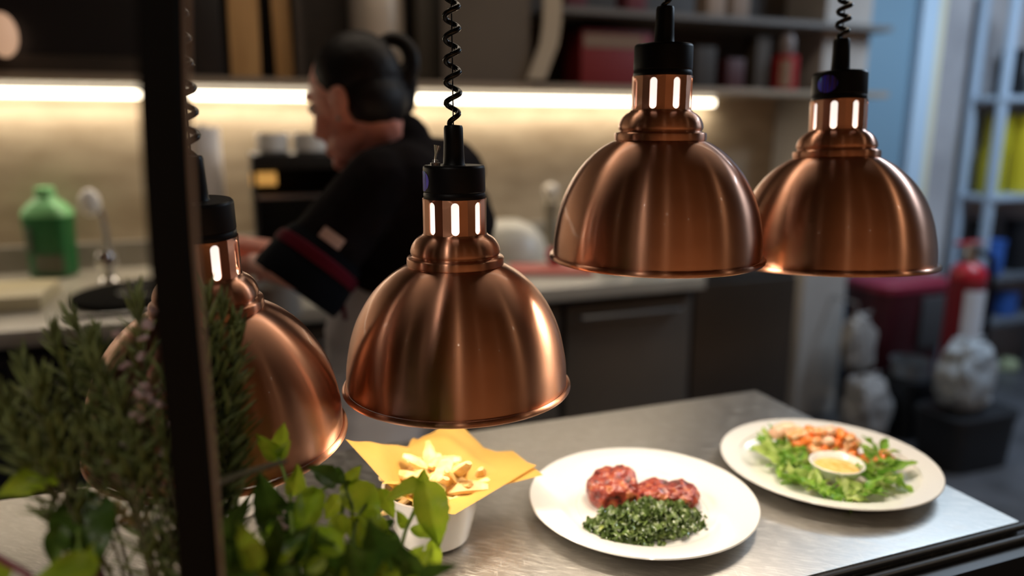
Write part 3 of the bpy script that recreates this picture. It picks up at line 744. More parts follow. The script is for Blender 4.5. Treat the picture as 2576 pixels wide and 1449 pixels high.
for (tx, ty, Yt) in tips:
    b0 = br+Vector((ra.uniform(-.022, .022), ra.uniform(-.02, .02), .088)); e = at(tx, ty, Yt)
    mid = b0.lerp(e, .55)+Vector((ra.uniform(-.015, .015), ra.uniform(-.015, .01), .012))
    mid.y = min(mid.y, .61)
    cv = [b0*(1-u)**2+mid*2*u*(1-u)+e*u*u for u in [i/16 for i in range(17)]]
    st.tube([p_-br for p_ in cv], [.0017-.0010*i/16 for i in range(17)], 6)
    ln = sum((cv[i+1]-cv[i]).length for i in range(16)); n_ = int(ln/.0032)
    for i in range(n_):
        u = .28+.72*i/n_
        if tx < 330 and u < .52: continue
        if ra.random() < .25 and u < .6: continue
        f_ = u*16; i0 = min(15, int(f_)); p_ = cv[i0].lerp(cv[i0+1], f_-i0); tg_ = (cv[i0+1]-cv[i0]).normalized()
        a = i*2.4+ra.random(); s1 = tg_.cross(Vector((.3, .8, .1))).normalized(); s2 = tg_.cross(s1)
        spread = .95 if u < .93 else .35
        d = tg_*(.75 if u < .93 else 1)+(s1*cos(a)+s2*sin(a))*spread+Vector((0, 0, ra.uniform(-.1, .25)))
        vq = p_-CAM; qx = 1288+FPX*vq.dot(cr)/vq.dot(cf); qy = 724.5+FPX*vq.dot(cd)/vq.dot(cf)
        if qy > 1215 and qx < 440 and ra.random() < .8: continue
        needle(p_-br, d, ra.uniform(.019, .033)*(1 if u < .95 else .8))
obj('stems', st, RSTEM, t, sharp=False); obj('needles', nd, ROSE, t, sharp=False)
bd = MB()
for (x0, y0, x1, y1, Y0, n_) in ((235, 1245, 425, 1405, .56, 44), (255, 1275, 360, 1340, .55, 18), (350, 1300, 440, 1400, .56, 24), (430, 1270, 460, 1440, .56, 12)):
    a_, b_ = at(x0, y0, Y0), at(x1, y1, Y0); 
    bd.tube([a_-br, (a_+b_)/2-br+Vector((0, 0, .004)), b_-br], .0007, 5)
    for i in range(n_):
        p_ = a_.lerp(b_, i/n_)+Vector((ra.uniform(-.004, .004), ra.uniform(-.004, .004), ra.uniform(-.005, .005)+.004*sin(pi*i/n_)))
        bd.ball(p_-br, (.0022, .0022, .003), sub=1)
obj('dry_flower_spikes', bd, BUD, t)['label'] = 'dry golden flower spikes'
fl = MB()
for i in range(46):
    p_ = at(ra.gauss(385, 50), ra.gauss(960, 90), ra.uniform(.555, .59)) if i < 30 else at(ra.uniform(270, 450), ra.uniform(1050, 1240), .555)
    for k in range(3): fl.ball(p_-br+Vector((ra.uniform(-.002, .002), ra.uniform(-.002, .002), ra.uniform(-.002, .002))), (.0028, .0028, .0016), sub=1)
obj('blossoms', fl, PINKF, t)['label'] = 'small pale pink blossoms'

# ------------------------------------------------------------------ the cook
FW = Vector((-.72, .69, 0)); LF = Vector((-.69, -.72, 0)); UP = Vector((0, 0, 1))
HC = at(896, 258, 1.60); HSC = 1.06
def headsize(mb):                              # the head is built at one size and brought to the cook's
    mb.v = [tuple(HC+(Vector(p_)-HC)*HSC) for p_ in mb.v]
hp = radians(19); HF = FW*cos(hp)-UP*sin(hp); HU = UP*cos(hp)+FW*sin(hp)
def hd(l, f, u): return HC+LF*l+HF*f+HU*u
HR = Matrix((LF, HF, HU)).transposed()
NB = at(990, 395, 1.62)
SL = at(948, 462, 1.47); SR = SL-LF*.33+UP*.01
EL = at(772, 690, 1.44); WL = at(655, 668, 1.60)
HIP = at(1005, 850, 1.66); HIP.z = .93
CH_ = (SL+SR)/2-UP*.10
ER = SR+FW*.13-UP*.26+LF*.03; WR = WL+Vector((-.03, .14, .02))
base = Vector((HIP.x, HIP.y, 0))
cook = thing('person', 'cook in black jacket with burgundy piping, dark hair tied up, bending over the back counter', 'person', base)
B = MB()
B.ball(hd(0, -.004, .028), (.072, .092, .092), rot=HR, sub=3); B.ball(hd(0, .030, -.045), (.054, .062, .06), rot=HR, sub=3)
B.ball(hd(0, .076, -.098), (.022, .018, .018), rot=HR); limb(B, [hd(0, .090, .018), hd(0, .108, -.026)], [.009, .013])
B.ball(hd(0, .082, .040), (.045, .016, .012), rot=HR); B.ball(hd(0, .088, -.066), (.024, .012, .007), rot=HR); B.ball(hd(0, .086, -.076), (.021, .012, .007), rot=HR)
for s_ in (1, -1):
    B.ball(hd(.034*s_, .062, -.03), (.024, .026, .03), rot=HR); B.ball(hd(.044*s_, .02, -.07), (.02, .04, .025), rot=HR)
    B.ball(hd(.074*s_, -.012, -.004), (.009, .020, .030), rot=HR); B.ball(hd(.078*s_, -.020, .006), (.008, .014, .018), rot=HR); B.ball(hd(.074*s_, -.004, -.03), (.008, .010, .012), rot=HR)
headsize(B)
limb(B, [hd(0, -.03, -.05), NB-UP*.02], [.056, .060])
for s_, sh, el, wr in ((1, SL, EL, WL), (-1, SR, ER, WR)):
    limb(B, [NB-UP*.03, sh], [.05, .045]); limb(B, [sh, el, wr], [.046, .038, .026])
    # hand: palm, four fingers curling down round the pot rim, thumb from the side of the palm
    ax = (wr-el).normalized(); side = ax.cross(UP).normalized(); dn = side.cross(ax).normalized()
    if dn.z > 0: dn = -dn
    pc = wr+ax*.052+dn*.008
    limb(B, [wr, wr+ax*.03, pc+ax*.02], [.024, .024, .019]); 
    for k in (-1, 0, 1): limb(B, [wr+ax*.025+side*.010*k, wr+ax*.085+side*.021*k+dn*.008], [.017, .013])
    for k, ln in zip((-1.5, -.5, .5, 1.5), (.062, .074, .070, .054)):
        q0 = wr+ax*.088+side*.0175*k+dn*.008; q1 = q0+ax*ln*.42+dn*ln*.18; q2 = q1+ax*ln*.14+dn*ln*.34; q3 = q2-ax*ln*.10+dn*ln*.22
        limb(B, [q0, q1, q2, q3], [.0092, .0085, .0078, .0065])
    th = wr+ax*.030+side*.020*s_; limb(B, [th, th+side*.022*s_+ax*.022+dn*.012, th+side*.026*s_+ax*.045+dn*.030, th+side*.018*s_+ax*.058+dn*.045], [.014, .0115, .0098, .0075])
limb(B, [NB-UP*.04, CH_, HIP+UP*.08, HIP], [.07, .11, .10, .11])
LEG = []
for s_ in (1, -1):
    h_ = HIP+LF*.09*s_; kn = Vector((h_.x, h_.y, .48))+FW*.02; an = Vector((h_.x, h_.y, .09))
    limb(B, [h_, kn, an], [.085, .055, .038]); limb(B, [an-UP*.04, an-UP*.045+FW*.15], [.042, .036]); LEG.append((h_, kn, an))
B.v = [tuple(Vector(p_)-base) for p_ in B.v]
link('body', setmats(remesh('body', B, .0042, 3), SKIN), cook)
Hh = MB()
Hh.ball(hd(0, -.021, .046), (.079, .088, .086), rot=HR, sub=3); Hh.ball(hd(0, -.046, -.010), (.073, .056, .064), rot=HR, sub=3)
headsize(Hh)
bc = at(988, 156, 1.60)
for i in range(28):
    a = 2*pi*i/28; Hh.ball(bc+cr*.040*cos(a)+cd*.048*sin(a), .0140+.005*(cos(a-.2)*.5+.5))
limb(Hh, [at(1030, 205, 1.60), at(1016, 262, 1.60), at(984, 292, 1.59)], [.020, .026, .03]); limb(Hh, [at(950, 215, 1.60), at(985, 255, 1.60)], [.034, .034])
Hh.v = [tuple(Vector(p_)-base) for p_ in Hh.v]
link('hair', setmats(remesh('hair', Hh, .005, 3), HAIR), cook)
EYE = mat('eye_white', (.7, .68, .66), .2)
for s_ in (1, -1): obj('eye', MB().ball(HC+(hd(.031*s_, .078, .014)-HC)*HSC-base, .0135), EYE, cook)
er_ = MB().ball(HC+(hd(.084, -.006, -.036)-HC)*HSC-base, .004)
obj('ear_stud', er_, STEEL, cook)
# jacket with three-quarter sleeves
J = MB(); cuffL = SL.lerp(EL, 1.0)
limb(J, [SL+LF*-.01, (SL+SR)/2+UP*.0, SR+LF*.01], [.076, .088, .076])
limb(J, [NB-UP*.03, NB+UP*.03-FW*.022], [.084, .070])
limb(J, [NB-UP*.035, CH_+FW*.01, HIP+UP*.20, HIP+UP*.03], [.082, .150, .150, .160])
limb(J, [SL-LF*.06-FW*.02, CH_-FW*.045], [.085, .13]); limb(J, [CH_-FW*.05, HIP+UP*.16-FW*.01], [.125, .13])
limb(J, [SL, SL.lerp(EL, .75)], [.072, .078]); 
limb(J, [SR, ER, ER.lerp(WR, .3)], [.072, .068, .062])
J.v = [tuple(Vector(p_)-base) for p_ in J.v]
link('jacket', setmats(remesh('jacket', J, .008, 5, lambda p_: .004*noise.fractal(p_*9, 1, 2, 3)), JACKET), cook)
axs = (EL-SL).normalized(); ln_ = (EL-SL).length
s1 = axs.cross(UP).normalized(); s2 = axs.cross(s1)
def ringpts(c, r, n=40, sq=1.0): return [c+s1*r*cos(2*pi*i/n)+s2*r*sq*sin(2*pi*i/n) for i in range(n)]
def sleeve(mbx, stops, th=.004):
    n = 40; v = []; f = []
    pr = stops+[(t_, r_-th) for t_, r_ in stops[::-1]]; k = len(pr)
    for t_, r_ in pr: v += ringpts(SL+axs*ln_*t_, r_)
    for i in range(k):
        i2 = (i+1) % k
        for j in range(n): f.append((i*n+j, i*n+(j+1) % n, i2*n+(j+1) % n, i2*n+j))
    mbx.add([Vector(q_)-base for q_ in v], f); return mbx
obj('sleeve_cuff', sleeve(MB(), [(.72, .080), (.82, .084), (.95, .090), (1.10, .093), (1.17, .091)]), NAVY, cook)['label'] = 'navy sleeve end'
obj('sleeve_piping', sleeve(MB(), [(.80, .086), (.81, .089), (.86, .091), (.90, .0905), (.91, .088)], .003), BURG, cook)['label'] = 'burgundy band round the sleeve'
# a burgundy line down the jacket side under the sleeve
jp = MB(); jp.tube([at(858, 745, 1.46)-base, at(868, 800, 1.47)-base], .012, 10, flat=.4)
obj('hem_piping', jp, BURG, cook)
pb = at(812, 652, 1.36); n_ = tocam(SL)
# patch lies on the sleeve above the band
pm = MB(); pa = SL.lerp(EL, .66); sidev = (tocam(pa)-axs*tocam(pa).dot(axs)).normalized(); tv = axs.cross(sidev)
v = []; f = []
for i in range(9):
    for j in range(5):
        u_, w_ = i/8-.5, j/4-.5; a_ = u_*.55+.05
        v.append(pa+axs*w_*.022+(sidev*cos(a_)+tv*sin(a_))*.0835-base)
for i in range(8):
    for j in range(4): f.append((i*5+j, (i+1)*5+j, (i+1)*5+j+1, i*5+j+1))
obj('sleeve_patch', pm.add(v, f), PATCH, cook)['label'] = 'pale pink cloth patch on the sleeve'
A = MB(); limb(A, [HIP+UP*.06, HIP-UP*.1], [.168, .172]); 
for h_, kn, an in LEG: limb(A, [h_+UP*.02, kn+UP*.12], [.12, .125])
A.v = [tuple(Vector(p_)-base) for p_ in A.v]
link('apron', setmats(remesh('apron', A, .010, 5), APRON), cook)
A = MB()
for h_, kn, an in LEG: limb(A, [h_-UP*.2, kn, an+UP*.02], [.095, .074, .062])
A.v = [tuple(Vector(p_)-base) for p_ in A.v]
link('trousers', setmats(remesh('trousers', A, .010, 4), TROUS), cook)
A = MB()
for h_, kn, an in LEG: limb(A, [an-UP*.045-FW*.03, an-UP*.045+FW*.15], [.045, .043])
A.v = [tuple((q_[0]-base.x, q_[1]-base.y, max(q_[2], .002))) for q_ in A.v]
link('shoes', setmats(remesh('shoes', A, .008, 3), BLACK), cook)

# ------------------------------------------------------------------ back counter, wall units
YW = 2.10
XW0, XW1 = -4.3, at(1750, 800, YW+.05).x
CREAM = mottled('worn_pale_worktop', [(.3, (.40, .37, .31)), (.7, (.52, .48, .40))], 4, .3)
t = thing('back_counter', 'long kitchen counter with pale worktop along the lit tan wall', 'counter', (0, 0, 0))
obj('worktop', MB().box((XW0, YW, T-.045), (XW1, YB-.001, T), bev=.004), CREAM, t)
struct('trim_3', MB().box((XW0, YB-.03, T), (XW1, YB-.001, T+.095), bev=.003), mottled('grey_upstand', [(.3, (.24, .22, .19)), (.7, (.32, .29, .25))], 4, .5))
obj('cabinet_body', MB().box((XW0+.01, YW+.06, .1), (XW1-.01, YB-.05, T-.046)), mat('dark_carcass', (.03, .03, .032), .6), t)
obj('plinth', MB().box((XW0+.02, YW+.12, 0), (XW1-.02, YB-.1, .1)), BLACKM, t)
DFR = mottled('dark_taupe_front', [(.3, (.105, .09, .075)), (.7, (.135, .118, .10))], 2, .4, metal=.2)
x = XW1-.02; i = 0
while x > -1.9:
    wd = .50
    dk = DFR if x > .2 else mat('near_black_front', (.012, .013, .018), .35)
    dr = obj('door', MB().box((x-wd+.012, YW+.035, .13), (x-.012, YW+.059, T-.075), bev=.003), dk, t)
    obj('handle', MB().tube([(x-wd+.06, YW+.036, T-.11), (x-wd+.06, YW+.015, T-.11), (x-.06, YW+.015, T-.11), (x-.06, YW+.036, T-.11)], .005, 8), STEEL if x > .2 else BLACK, dr)
    x -= wd
LED = mat('led_strip', (1, .95, .85), .5, emit=((1, .87, .66), 7.5))
ZL = T+.612
# upper unit: a long open shelf unit with a closed left part
t = thing('wall_shelf_unit', 'long dark wall shelf unit above the glowing light strip', 'shelf', (0, 0, 0))
YU = 2.64; XU1 = at(1785, 230, YB).x
DW = mottled('dark_walnut', [(.3, (.030, .022, .017)), (.7, (.052, .038, .028))], 6, .5, stretch=(1, 1, 6))
obj('bottom_board', MB().box((XW0, YU, ZL+.022), (XB-.02, YB-.002, ZL+.045)), mat('lit_underside_board', (.30, .25, .19), .4), t)  # paler than the walnut: strip light on the underside put into the colour
obj('light_rail', MB().box((XW0, YU-.012, ZL+.024), (XU1, YU, ZL+.047)), mat('bronze_rail', (.32, .26, .20), .4), t)
obj('back_panel', MB().box((XW0, YB-.02, ZL+.045), (XB-.02, YB-.003, 2.3)), DW, t)
obj('top_board', MB().box((XW0, YU, 2.28), (XB-.02, YB-.021, 2.31)), DW, t)
X_ = lambda px, py, Y: at(px, py, Y).x
obj('door_left', MB().box((XW0, YU-.002, ZL+.10), (X_(455, 100, YU), YU+.018, 2.28)), mat('black_door_front', (.006, .006, .008), .4), t)
obj('rail_front', MB().box((XW0, YU-.001, ZL+.046), (X_(455, 100, YU), YU+.017, ZL+.098)), DW, t)
obj('door_middle', MB().box((X_(1112, 100, YU), YU-.002, ZL+.048), (X_(1332, 100, YU), YU+.018, 2.28)), mottled('brown_door_front', [(.3, (.085, .066, .048)), (.7, (.11, .086, .064))], 3, .5), t)
obj('divider', MB().box((X_(745, 100, YU), YU+.01, ZL+.046), (X_(765, 100, YU), YB-.021, 2.28)), DW, t)
sh = at(1500, 28, YU+.02)
obj('upper_shelf', MB().box((X_(1395, 28, YU), YU+.005, sh.z-.012), (XB-.03, YB-.021, sh.z+.010)), mat('grey_shelf_edge', (.13, .122, .115), .5), t)
t = thing('light_strip', 'glowing warm white light strip under the wall shelf unit', 'light', (0, 0, 0))
obj('diffuser', MB().box((XW0, YB-.045, ZL-.012), (XU1, YB-.012, ZL+.012), bev=.003), LED, t)
obj('mounting_profile', MB().box((XW0, YB-.05, ZL+.012), (XU1, YB-.008, ZL+.022)), STEEL, t)
ls = light('light_strip_lamp', 'AREA', ((XU1-3.2)/2+.3, YB-.05, ZL-.024), 12, (1, .87, .69), (radians(-12), 0, 0), size=XU1+2.6, size_y=.03)

# things on the wall shelf
ZS = ZL+.045
WOOD = mottled('golden_board_wood', [(.3, (.52, .29, .11)), (.7, (.66, .40, .17))], 8, .5, stretch=(8, 1, .6))
for (xa, xb, lab, yy, lean) in ((578, 655, 'wide golden wooden board standing on the shelf left of the cook', 2.70, .02), (692, 738, 'narrow golden wooden board standing nearest the cook on the wall shelf', 2.72, -.01)):
    a_, b_ = X_(xa, 150, yy), X_(xb, 150, yy)
    tag(obj('wooden_board', MB().box((a_-(a_+b_)/2, -.011, 0), (b_-(a_+b_)/2, .011, .52), bev=.006), WOOD, None, ((a_+b_)/2, yy, ZS+.001), (0, lean, 0)), lab, 'board')
a_ = X_(520, 100, 2.75)
tag(obj('tray', MB().box((-.05, -.10, 0), (.05, .10, .45), bev=.01), mat('dark_tray', (.022, .020, .02), .4), None, (a_, 2.78, ZS+.001)), 'dark tray standing upright left of the golden boards', 'tray')
xa = X_(948, 60, 2.80)
t = thing('canister', 'grey metal canister on the wall shelf above the cook', 'canister', (xa, 2.80, ZS+.001))
GRYM = mat('grey_canister_metal', (.60, .53, .45), .4, .3)
obj('canister_body', MB().lathe([(0, 0), (.092, 0), (.098, .008), (.098, .40), (.088, .42), (0, .42)], 40), GRYM, t)
obj('lid', MB().lathe([(0, .42), (.102, .42), (.102, .44), (.02, .45), (.015, .47), (0, .475)], 40), GRYM, t)
xa = X_(1068, 100, 2.76)
tag(obj('storage_box', MB().box((-.04, -.1, 0), (.04, .1, .42), bev=.006), mat('dark_olive_box', (.045, .038, .028), .6), None, (xa, 2.80, ZS+.001)), 'dark olive storage box beside the grey canister', 'box')
# pale curved cloth hanging at the shelf end
pth = [at(px, py, YU-.03) for px, py in ((1392, -160), (1392, 0), (1390, 60), (1383, 110), (1368, 150), (1350, 200))]
mb = MB(); v = []; f = []
for i, p_ in enumerate(pth):
    for dx, dy in ((-.033, .008), (.033, -.004), (.033, .012), (-.033, .022)): v.append(Vector((p_.x+dx, p_.y+dy, p_.z)))
for i in range(len(pth)-1):
    for j in range(4): f.append((i*4+j, i*4+(j+1) % 4, i*4+4+(j+1) % 4, i*4+4+j))
f += [(3, 2, 1, 0), tuple(len(v)-4+j for j in range(4))]
tag(obj('hanging_cloth', mb.add(v, f), mat('beige_cloth', (.42, .36, .28), .9), None), 'beige folded cloth hanging at the shelf edge beside the red box', 'cloth')
RED = mat('red_card', (.17, .006, .007), .55)
a_, b_ = X_(1462, 150, 2.72), X_(1640, 150, 2.72); zt = at(1500, 72, 2.72).z
t = thing('storage_box', 'red box with beige label on the wall shelf', 'box', ((a_+b_)/2, 2.80, ZS+.001))
obj('carton', MB().box((-(b_-a_)/2, -.08, 0), ((b_-a_)/2, .10, zt-ZS), bev=.006), RED, t)
zl0, zl1 = at(1500, 120, 2.72).z-ZS, at(1500, 85, 2.72).z-ZS
obj('paper_label', MB().box((-(b_-a_)/2+.01, -.083, zl0), ((b_-a_)/2-.05, -.079, zl1)), mat('beige_label', (.20, .13, .09), .7), t)
for (px, wpx, htop, yy, m_, lab, nm, cat) in ((1760, 70, 120, 2.74, mat('dim_brown_pack', (.028, .021, .016), .7), 'dim brown packet on the dark shelf behind the two right lamps', 'packet', 'packet'),
        (1835, 60, 150, 2.74, mat('dim_red_pack', (.045, .004, .005), .6), 'dark red packet on the dark shelf right of the brown packet', 'packet', 'packet'),
        (1905, 50, 95, 2.76, mat('dim_tan_pack', (.045, .034, .024), .7), 'tan packet on the dark shelf left of the red tin', 'packet', 'packet')):
    p_ = at(px, htop, yy); hw = wpx/2*p_.y/FPX*1.0
    tag(obj(nm, MB().box((-hw, -.05, 0), (hw, .05, max(.04, p_.z-ZS)), bev=.008), m_, None, (p_.x, yy, ZS+.001)), lab, cat)
p_ = at(1985, 140, 2.68); h_ = p_.z-ZS
t = thing('tin', 'red tin with tan label and grey lid at the right end of the shelf', 'tin', (p_.x, 2.70, ZS+.001))
obj('tin_body', MB().lathe([(0, 0), (.052, 0), (.054, .004), (.054, h_-.004), (.05, h_), (0, h_)], 36), mat('red_tin', (.28, .006, .010), .4), t)
obj('lid', MB().lathe([(0, h_), (.03, h_), (.036, h_+.02), (.036, h_+.06), (.028, h_+.085), (0, h_+.09)], 28), mat('grey_lid', (.16, .13, .125), .5), t)
lb = MB(); vv = []; ff = []
for i in range(9):
    a_ = CA-.75+i/8*.95
    for z_ in (.012, h_-.02): vv.append((.0548*cos(a_), .0548*sin(a_), z_))
for i in range(8): ff.append((2*i, 2*i+2, 2*i+3, 2*i+1))
obj('paper_label', lb.add(vv, ff), mat('tan_label', (.26, .17, .12), .7), t)
for i, (px, m_) in enumerate(((1440, (.10, .02, .03)), (1790, (.30, .23, .18)), (1850, (.24, .18, .14)), (1590, (.12, .02, .03)))):
    p_ = at(px, 5, 2.75)
    tag(obj('upper_packet', MB().box((-.045, -.05, 0), (.045, .05, .12), bev=.01), mat('upper_packet_card_%d' % i, m_, .7), None, (p_.x, 2.76, sh.z+.0105)), ['plum packet on the grey upper shelf, nearest the beige cloth', 'beige packet on the grey upper shelf, right of the tallest lamp', 'beige-brown packet on the grey upper shelf, furthest right', 'plum packet on the grey upper shelf, left of the tallest lamp'][i], 'packet')
# pinkish lamp on the left dark unit
p_ = at(8, 88, YU-.05)
t = thing('wall_lamp', 'small warm lamp in front of the black wall unit, at the left edge', 'lamp', (p_.x, YU-.003, p_.z))
obj('lamp_shade', MB().ball((0, -.05, 0), (.038, .032, .062), sub=3), mat('peach_lamp_shade', (.6, .4, .28), .5, emit=((1, .60, .38), .42)), t)
obj('bracket', MB().tube([(0, 0, -.0), (0, -.03, 0)], .012, 10), BLACK, t)

# ------------------------------------------------------------------ things on the back counter
def onT(px, py): return on(px, py, T)
# green jerrycan-shaped bottle
g = onT(140, 693); sc1 = (g-CAM).dot(cf)/FPX
t = thing('detergent_bottle', 'green plastic detergent bottle with pale green top on the back counter', 'bottle', (g.x, g.y, T))
W_, H_ = 55*sc1, 150*sc1
GRN = mat('dark_green_plastic', (.010, .115, .03), .35, sss=.0); GRN2 = mat('pale_green_plastic', (.20, .50, .22), .35)
def rrect(w2, d2, z, n=24, e=.55): return [(w2*math.copysign(abs(cos(a))**e, cos(a)), d2*math.copysign(abs(sin(a))**e, sin(a)), z) for a in [2*pi*i/n for i in range(n)]]
def loft(secs):
    n = len(secs[0]); v = [p_ for s_ in secs for p_ in s_]; f = []
    for i in range(len(secs)-1):
        for j in range(n): f.append((i*n+j, i*n+(j+1) % n, (i+1)*n+(j+1) % n, (i+1)*n+j))
    f += [tuple(range(n))[::-1], tuple((len(secs)-1)*n+j for j in range(n))]
    return MB().add(v, f)
RY = (0, 0, -YAW)
obj('bottle_body', loft([rrect(W_*.80, .05, 0), rrect(W_*.9, .055, .008), rrect(W_*.92, .055, H_*.5), rrect(W_*.95, .055, H_*.82), rrect(W_, .056, H_*.95), rrect(W_, .056, H_)]), GRN, t, rot=RY)
obj('bottle_shoulder', loft([rrect(W_*1.01, .056, H_+.0005), rrect(W_*.98, .054, H_*1.08), rrect(W_*.7, .045, H_*1.2), rrect(W_*.42, .03, H_*1.28), rrect(W_*.36, .024, H_*1.33)]), GRN2, t, rot=RY)
obj('cap', MB().lathe([(0, H_*1.33), (.030, H_*1.33), (.031, H_*1.36), (.029, H_*1.46), (.018, H_*1.48), (0, H_*1.48)], 28), GRN2, t)
obj('grip_panel', MB().box((-W_*.62, -.062, H_*.42), (-W_*.38, -.05, H_*.84), bev=.004), mat('grey_grip', (.10, .12, .09), .6), t, rot=RY)
obj('paper_label', MB().box((-W_*.3, -.0605, H_*.10), (W_*.88, -.055, H_*.38), bev=.001), mat('olive_label', (.11, .11, .07), .6), t, rot=RY)
# tap
g = onT(275, 712)
CHR = mat('chrome', (.7, .7, .7), .12, 1.0)
t = thing('tap', 'chrome kitchen tap with rounded head between the green bottle and the post', 'tap', (g.x, g.y, T))
d_ = sc1
obj('tap_base', MB().lathe([(0, 0), (.030, 0), (.030, .01), (.020, .02), (.018, 35*d_), (.034, 45*d_), (.036, 62*d_), (.026, 78*d_), (0, 80*d_)], 28), CHR, t)
pts = [at(px, py, g.y)-Vector((g.x, g.y, T)) for px, py in ((272, 640), (266, 580), (255, 535), (240, 505), (228, 496), (222, 505), (220, 520))]
obj('spout', MB().tube(pts, [.010, .010, .010, .011, .012, .012, .012], 12), CHR, t)
obj('spray_head', MB().ball(at(226, 510, g.y-.01)-Vector((g.x, g.y, T)), (.032, .03, .045), sub=3), mat('tap_highlight_pale', (.88, .86, .83), .25), t)  # white highlight of the tap put into a pale ball
# cutting board, pan, hob rail
a_ = onT(-60, 752); b_ = onT(112, 775)
tag(obj('cutting_board', MB().box((-.20, -.13, 0), (.20, .13, .042), bev=.006), mottled('cream_board', [(.3, (.56, .48, .28)), (.7, (.66, .57, .36))], 6, .5), None, (b_.x-.20, b_.y+.10, T+.0008)), 'thick cream cutting board at the left edge of the back counter', 'board')
g = onT(345, 760)
t = thing('hob', 'round black hob plate on the back counter left of the post', 'hob', (g.x+.03, g.y+.06, T))
obj('plate', MB().lathe([(0, .0005), (.205, .0005), (.21, .004), (.21, .018), (.20, .022), (0, .022)], 64), mat('black_enamel', (.006, .0055, .005), .9, spec=.03), t)
obj('burner', MB().lathe([(.06, .0225), (.09, .0225), (.085, .026), (.065, .026)], 40, closed=True), BLACK, t)
r0, r1 = at(160, 800, YW-.012), at(520, 790, YW-.012)
t = thing('towel_rail', 'bright steel rail on the front edge of the back counter', 'rail', (r0.x, YW-.03, r0.z))
obj('bar', MB().tube([(0, 0, 0), (r1.x-r0.x, 0, 0)], .008, 12), STEEL, t)
for fx in (.03, .97): obj('bracket', MB().tube([((r1.x-r0.x)*fx, 0, 0), ((r1.x-r0.x)*fx, .0295, 0)], .006, 8), STEEL, t)
# paper towel
g = at(515, 400, 2.75); zt_ = at(515, 312, 2.75).z
t = thing('paper_towel_roll', 'white paper towel roll on a stand behind the low lamp', 'paper towel', (g.x, 2.75, T))
obj('roll', MB().lathe([(.018, .02), (.045, .02), (.055, .022), (.055, zt_-T-.012), (.045, zt_-T-.01), (.018, zt_-T-.01)], 36, closed=True), mat('white_tissue', (.9, .87, .88), .9), t)
obj('stand', MB().lathe([(0, 0), (.06, 0), (.06, .012), (.012, .015), (.012, zt_-T), (0, zt_-T)], 28), STEEL, t)
# black grill with pots on top
YG = 2.48
xa, xb = X_(632, 400, YG), X_(905, 400, YG); za, zb = at(700, 425, YG).z, at(700, 388, YG).z
t = thing('salamander_grill', 'black open-fronted grill on legs in front of the cook', 'grill', ((xa+xb)/2, YG, T))
hw = (xb-xa)/2; BK = mat('black_iron', (.010, .009, .008), .5)
obj('top_plate', MB().box((-hw, 0, za-T), (hw, .40, zb-T), bev=.006), BK, t)
obj('back_panel', MB().box((-hw, .38, .04), (hw, .40, za-T)), BK, t)
for s_ in (-1, 1): obj('side_panel', MB().box((s_*hw-.012*(s_ > 0)-.0*(s_ < 0), .02, .04), (s_*hw+.012*(s_ < 0), .38, za-T)), BK, t)
obj('floor_tray', MB().box((-hw, .01, .03), (hw, .40, .045), bev=.004), BK, t)
for sx in (-1, 1):
    for sy in (.03, .37): obj('foot', MB().lathe([(0, 0), (.018, 0), (.014, .03), (0, .03)], 16, c=(sx*(hw-.03), sy, 0)), BK, t)
zz = at(655, 450, YG+.1).z-T; xx = at(655, 450, YG+.1).x-(xa+xb)/2
obj('heating_element', MB().tube([(xx-.03, .1, zz), (xx+.05, .1, zz)], .022, 14), mat('amber_glow', (.8, .4, .1), .5, emit=((1, .50, .12), .5)), t)
obj('grid_shelf', MB().box((-hw+.012, .03, zz-.06), (hw-.012, .37, zz-.05)), STEEL, t)
for (px, r_, lab) in ((688, .052, 'white pot on top of the black grill, left of the two'), (785, .060, 'white pot on top of the black grill, right behind the cook\'s face')):
    g = at(px, 388, YG+.12)
    t = thing('small_pot', lab, 'pot', (g.x, YG+.12, zb+.001))
    obj('pot_wall', MB().lathe([(0, 0), (r_*.85, 0), (r_, .006), (r_, .062), (r_-.004, .064), (r_-.004, .008), (0, .008)], 36), CERAMIC, t)
# pot the hands work on
g = onT(688, 800); hz_ = at(688, 715, g.y).z-T
t = thing('steel_pot', 'grey steel pot under the cook\'s hand', 'pot', (g.x, g.y+.02, T))
obj('pot_wall', MB().lathe([(0, 0), (.07, 0), (.078, .006), (.08, hz_), (.084, hz_+.003), (.078, hz_+.003), (.075, .01), (0, .008)], 40), mat('grey_pot', (.36, .34, .31), .4, .5), t)
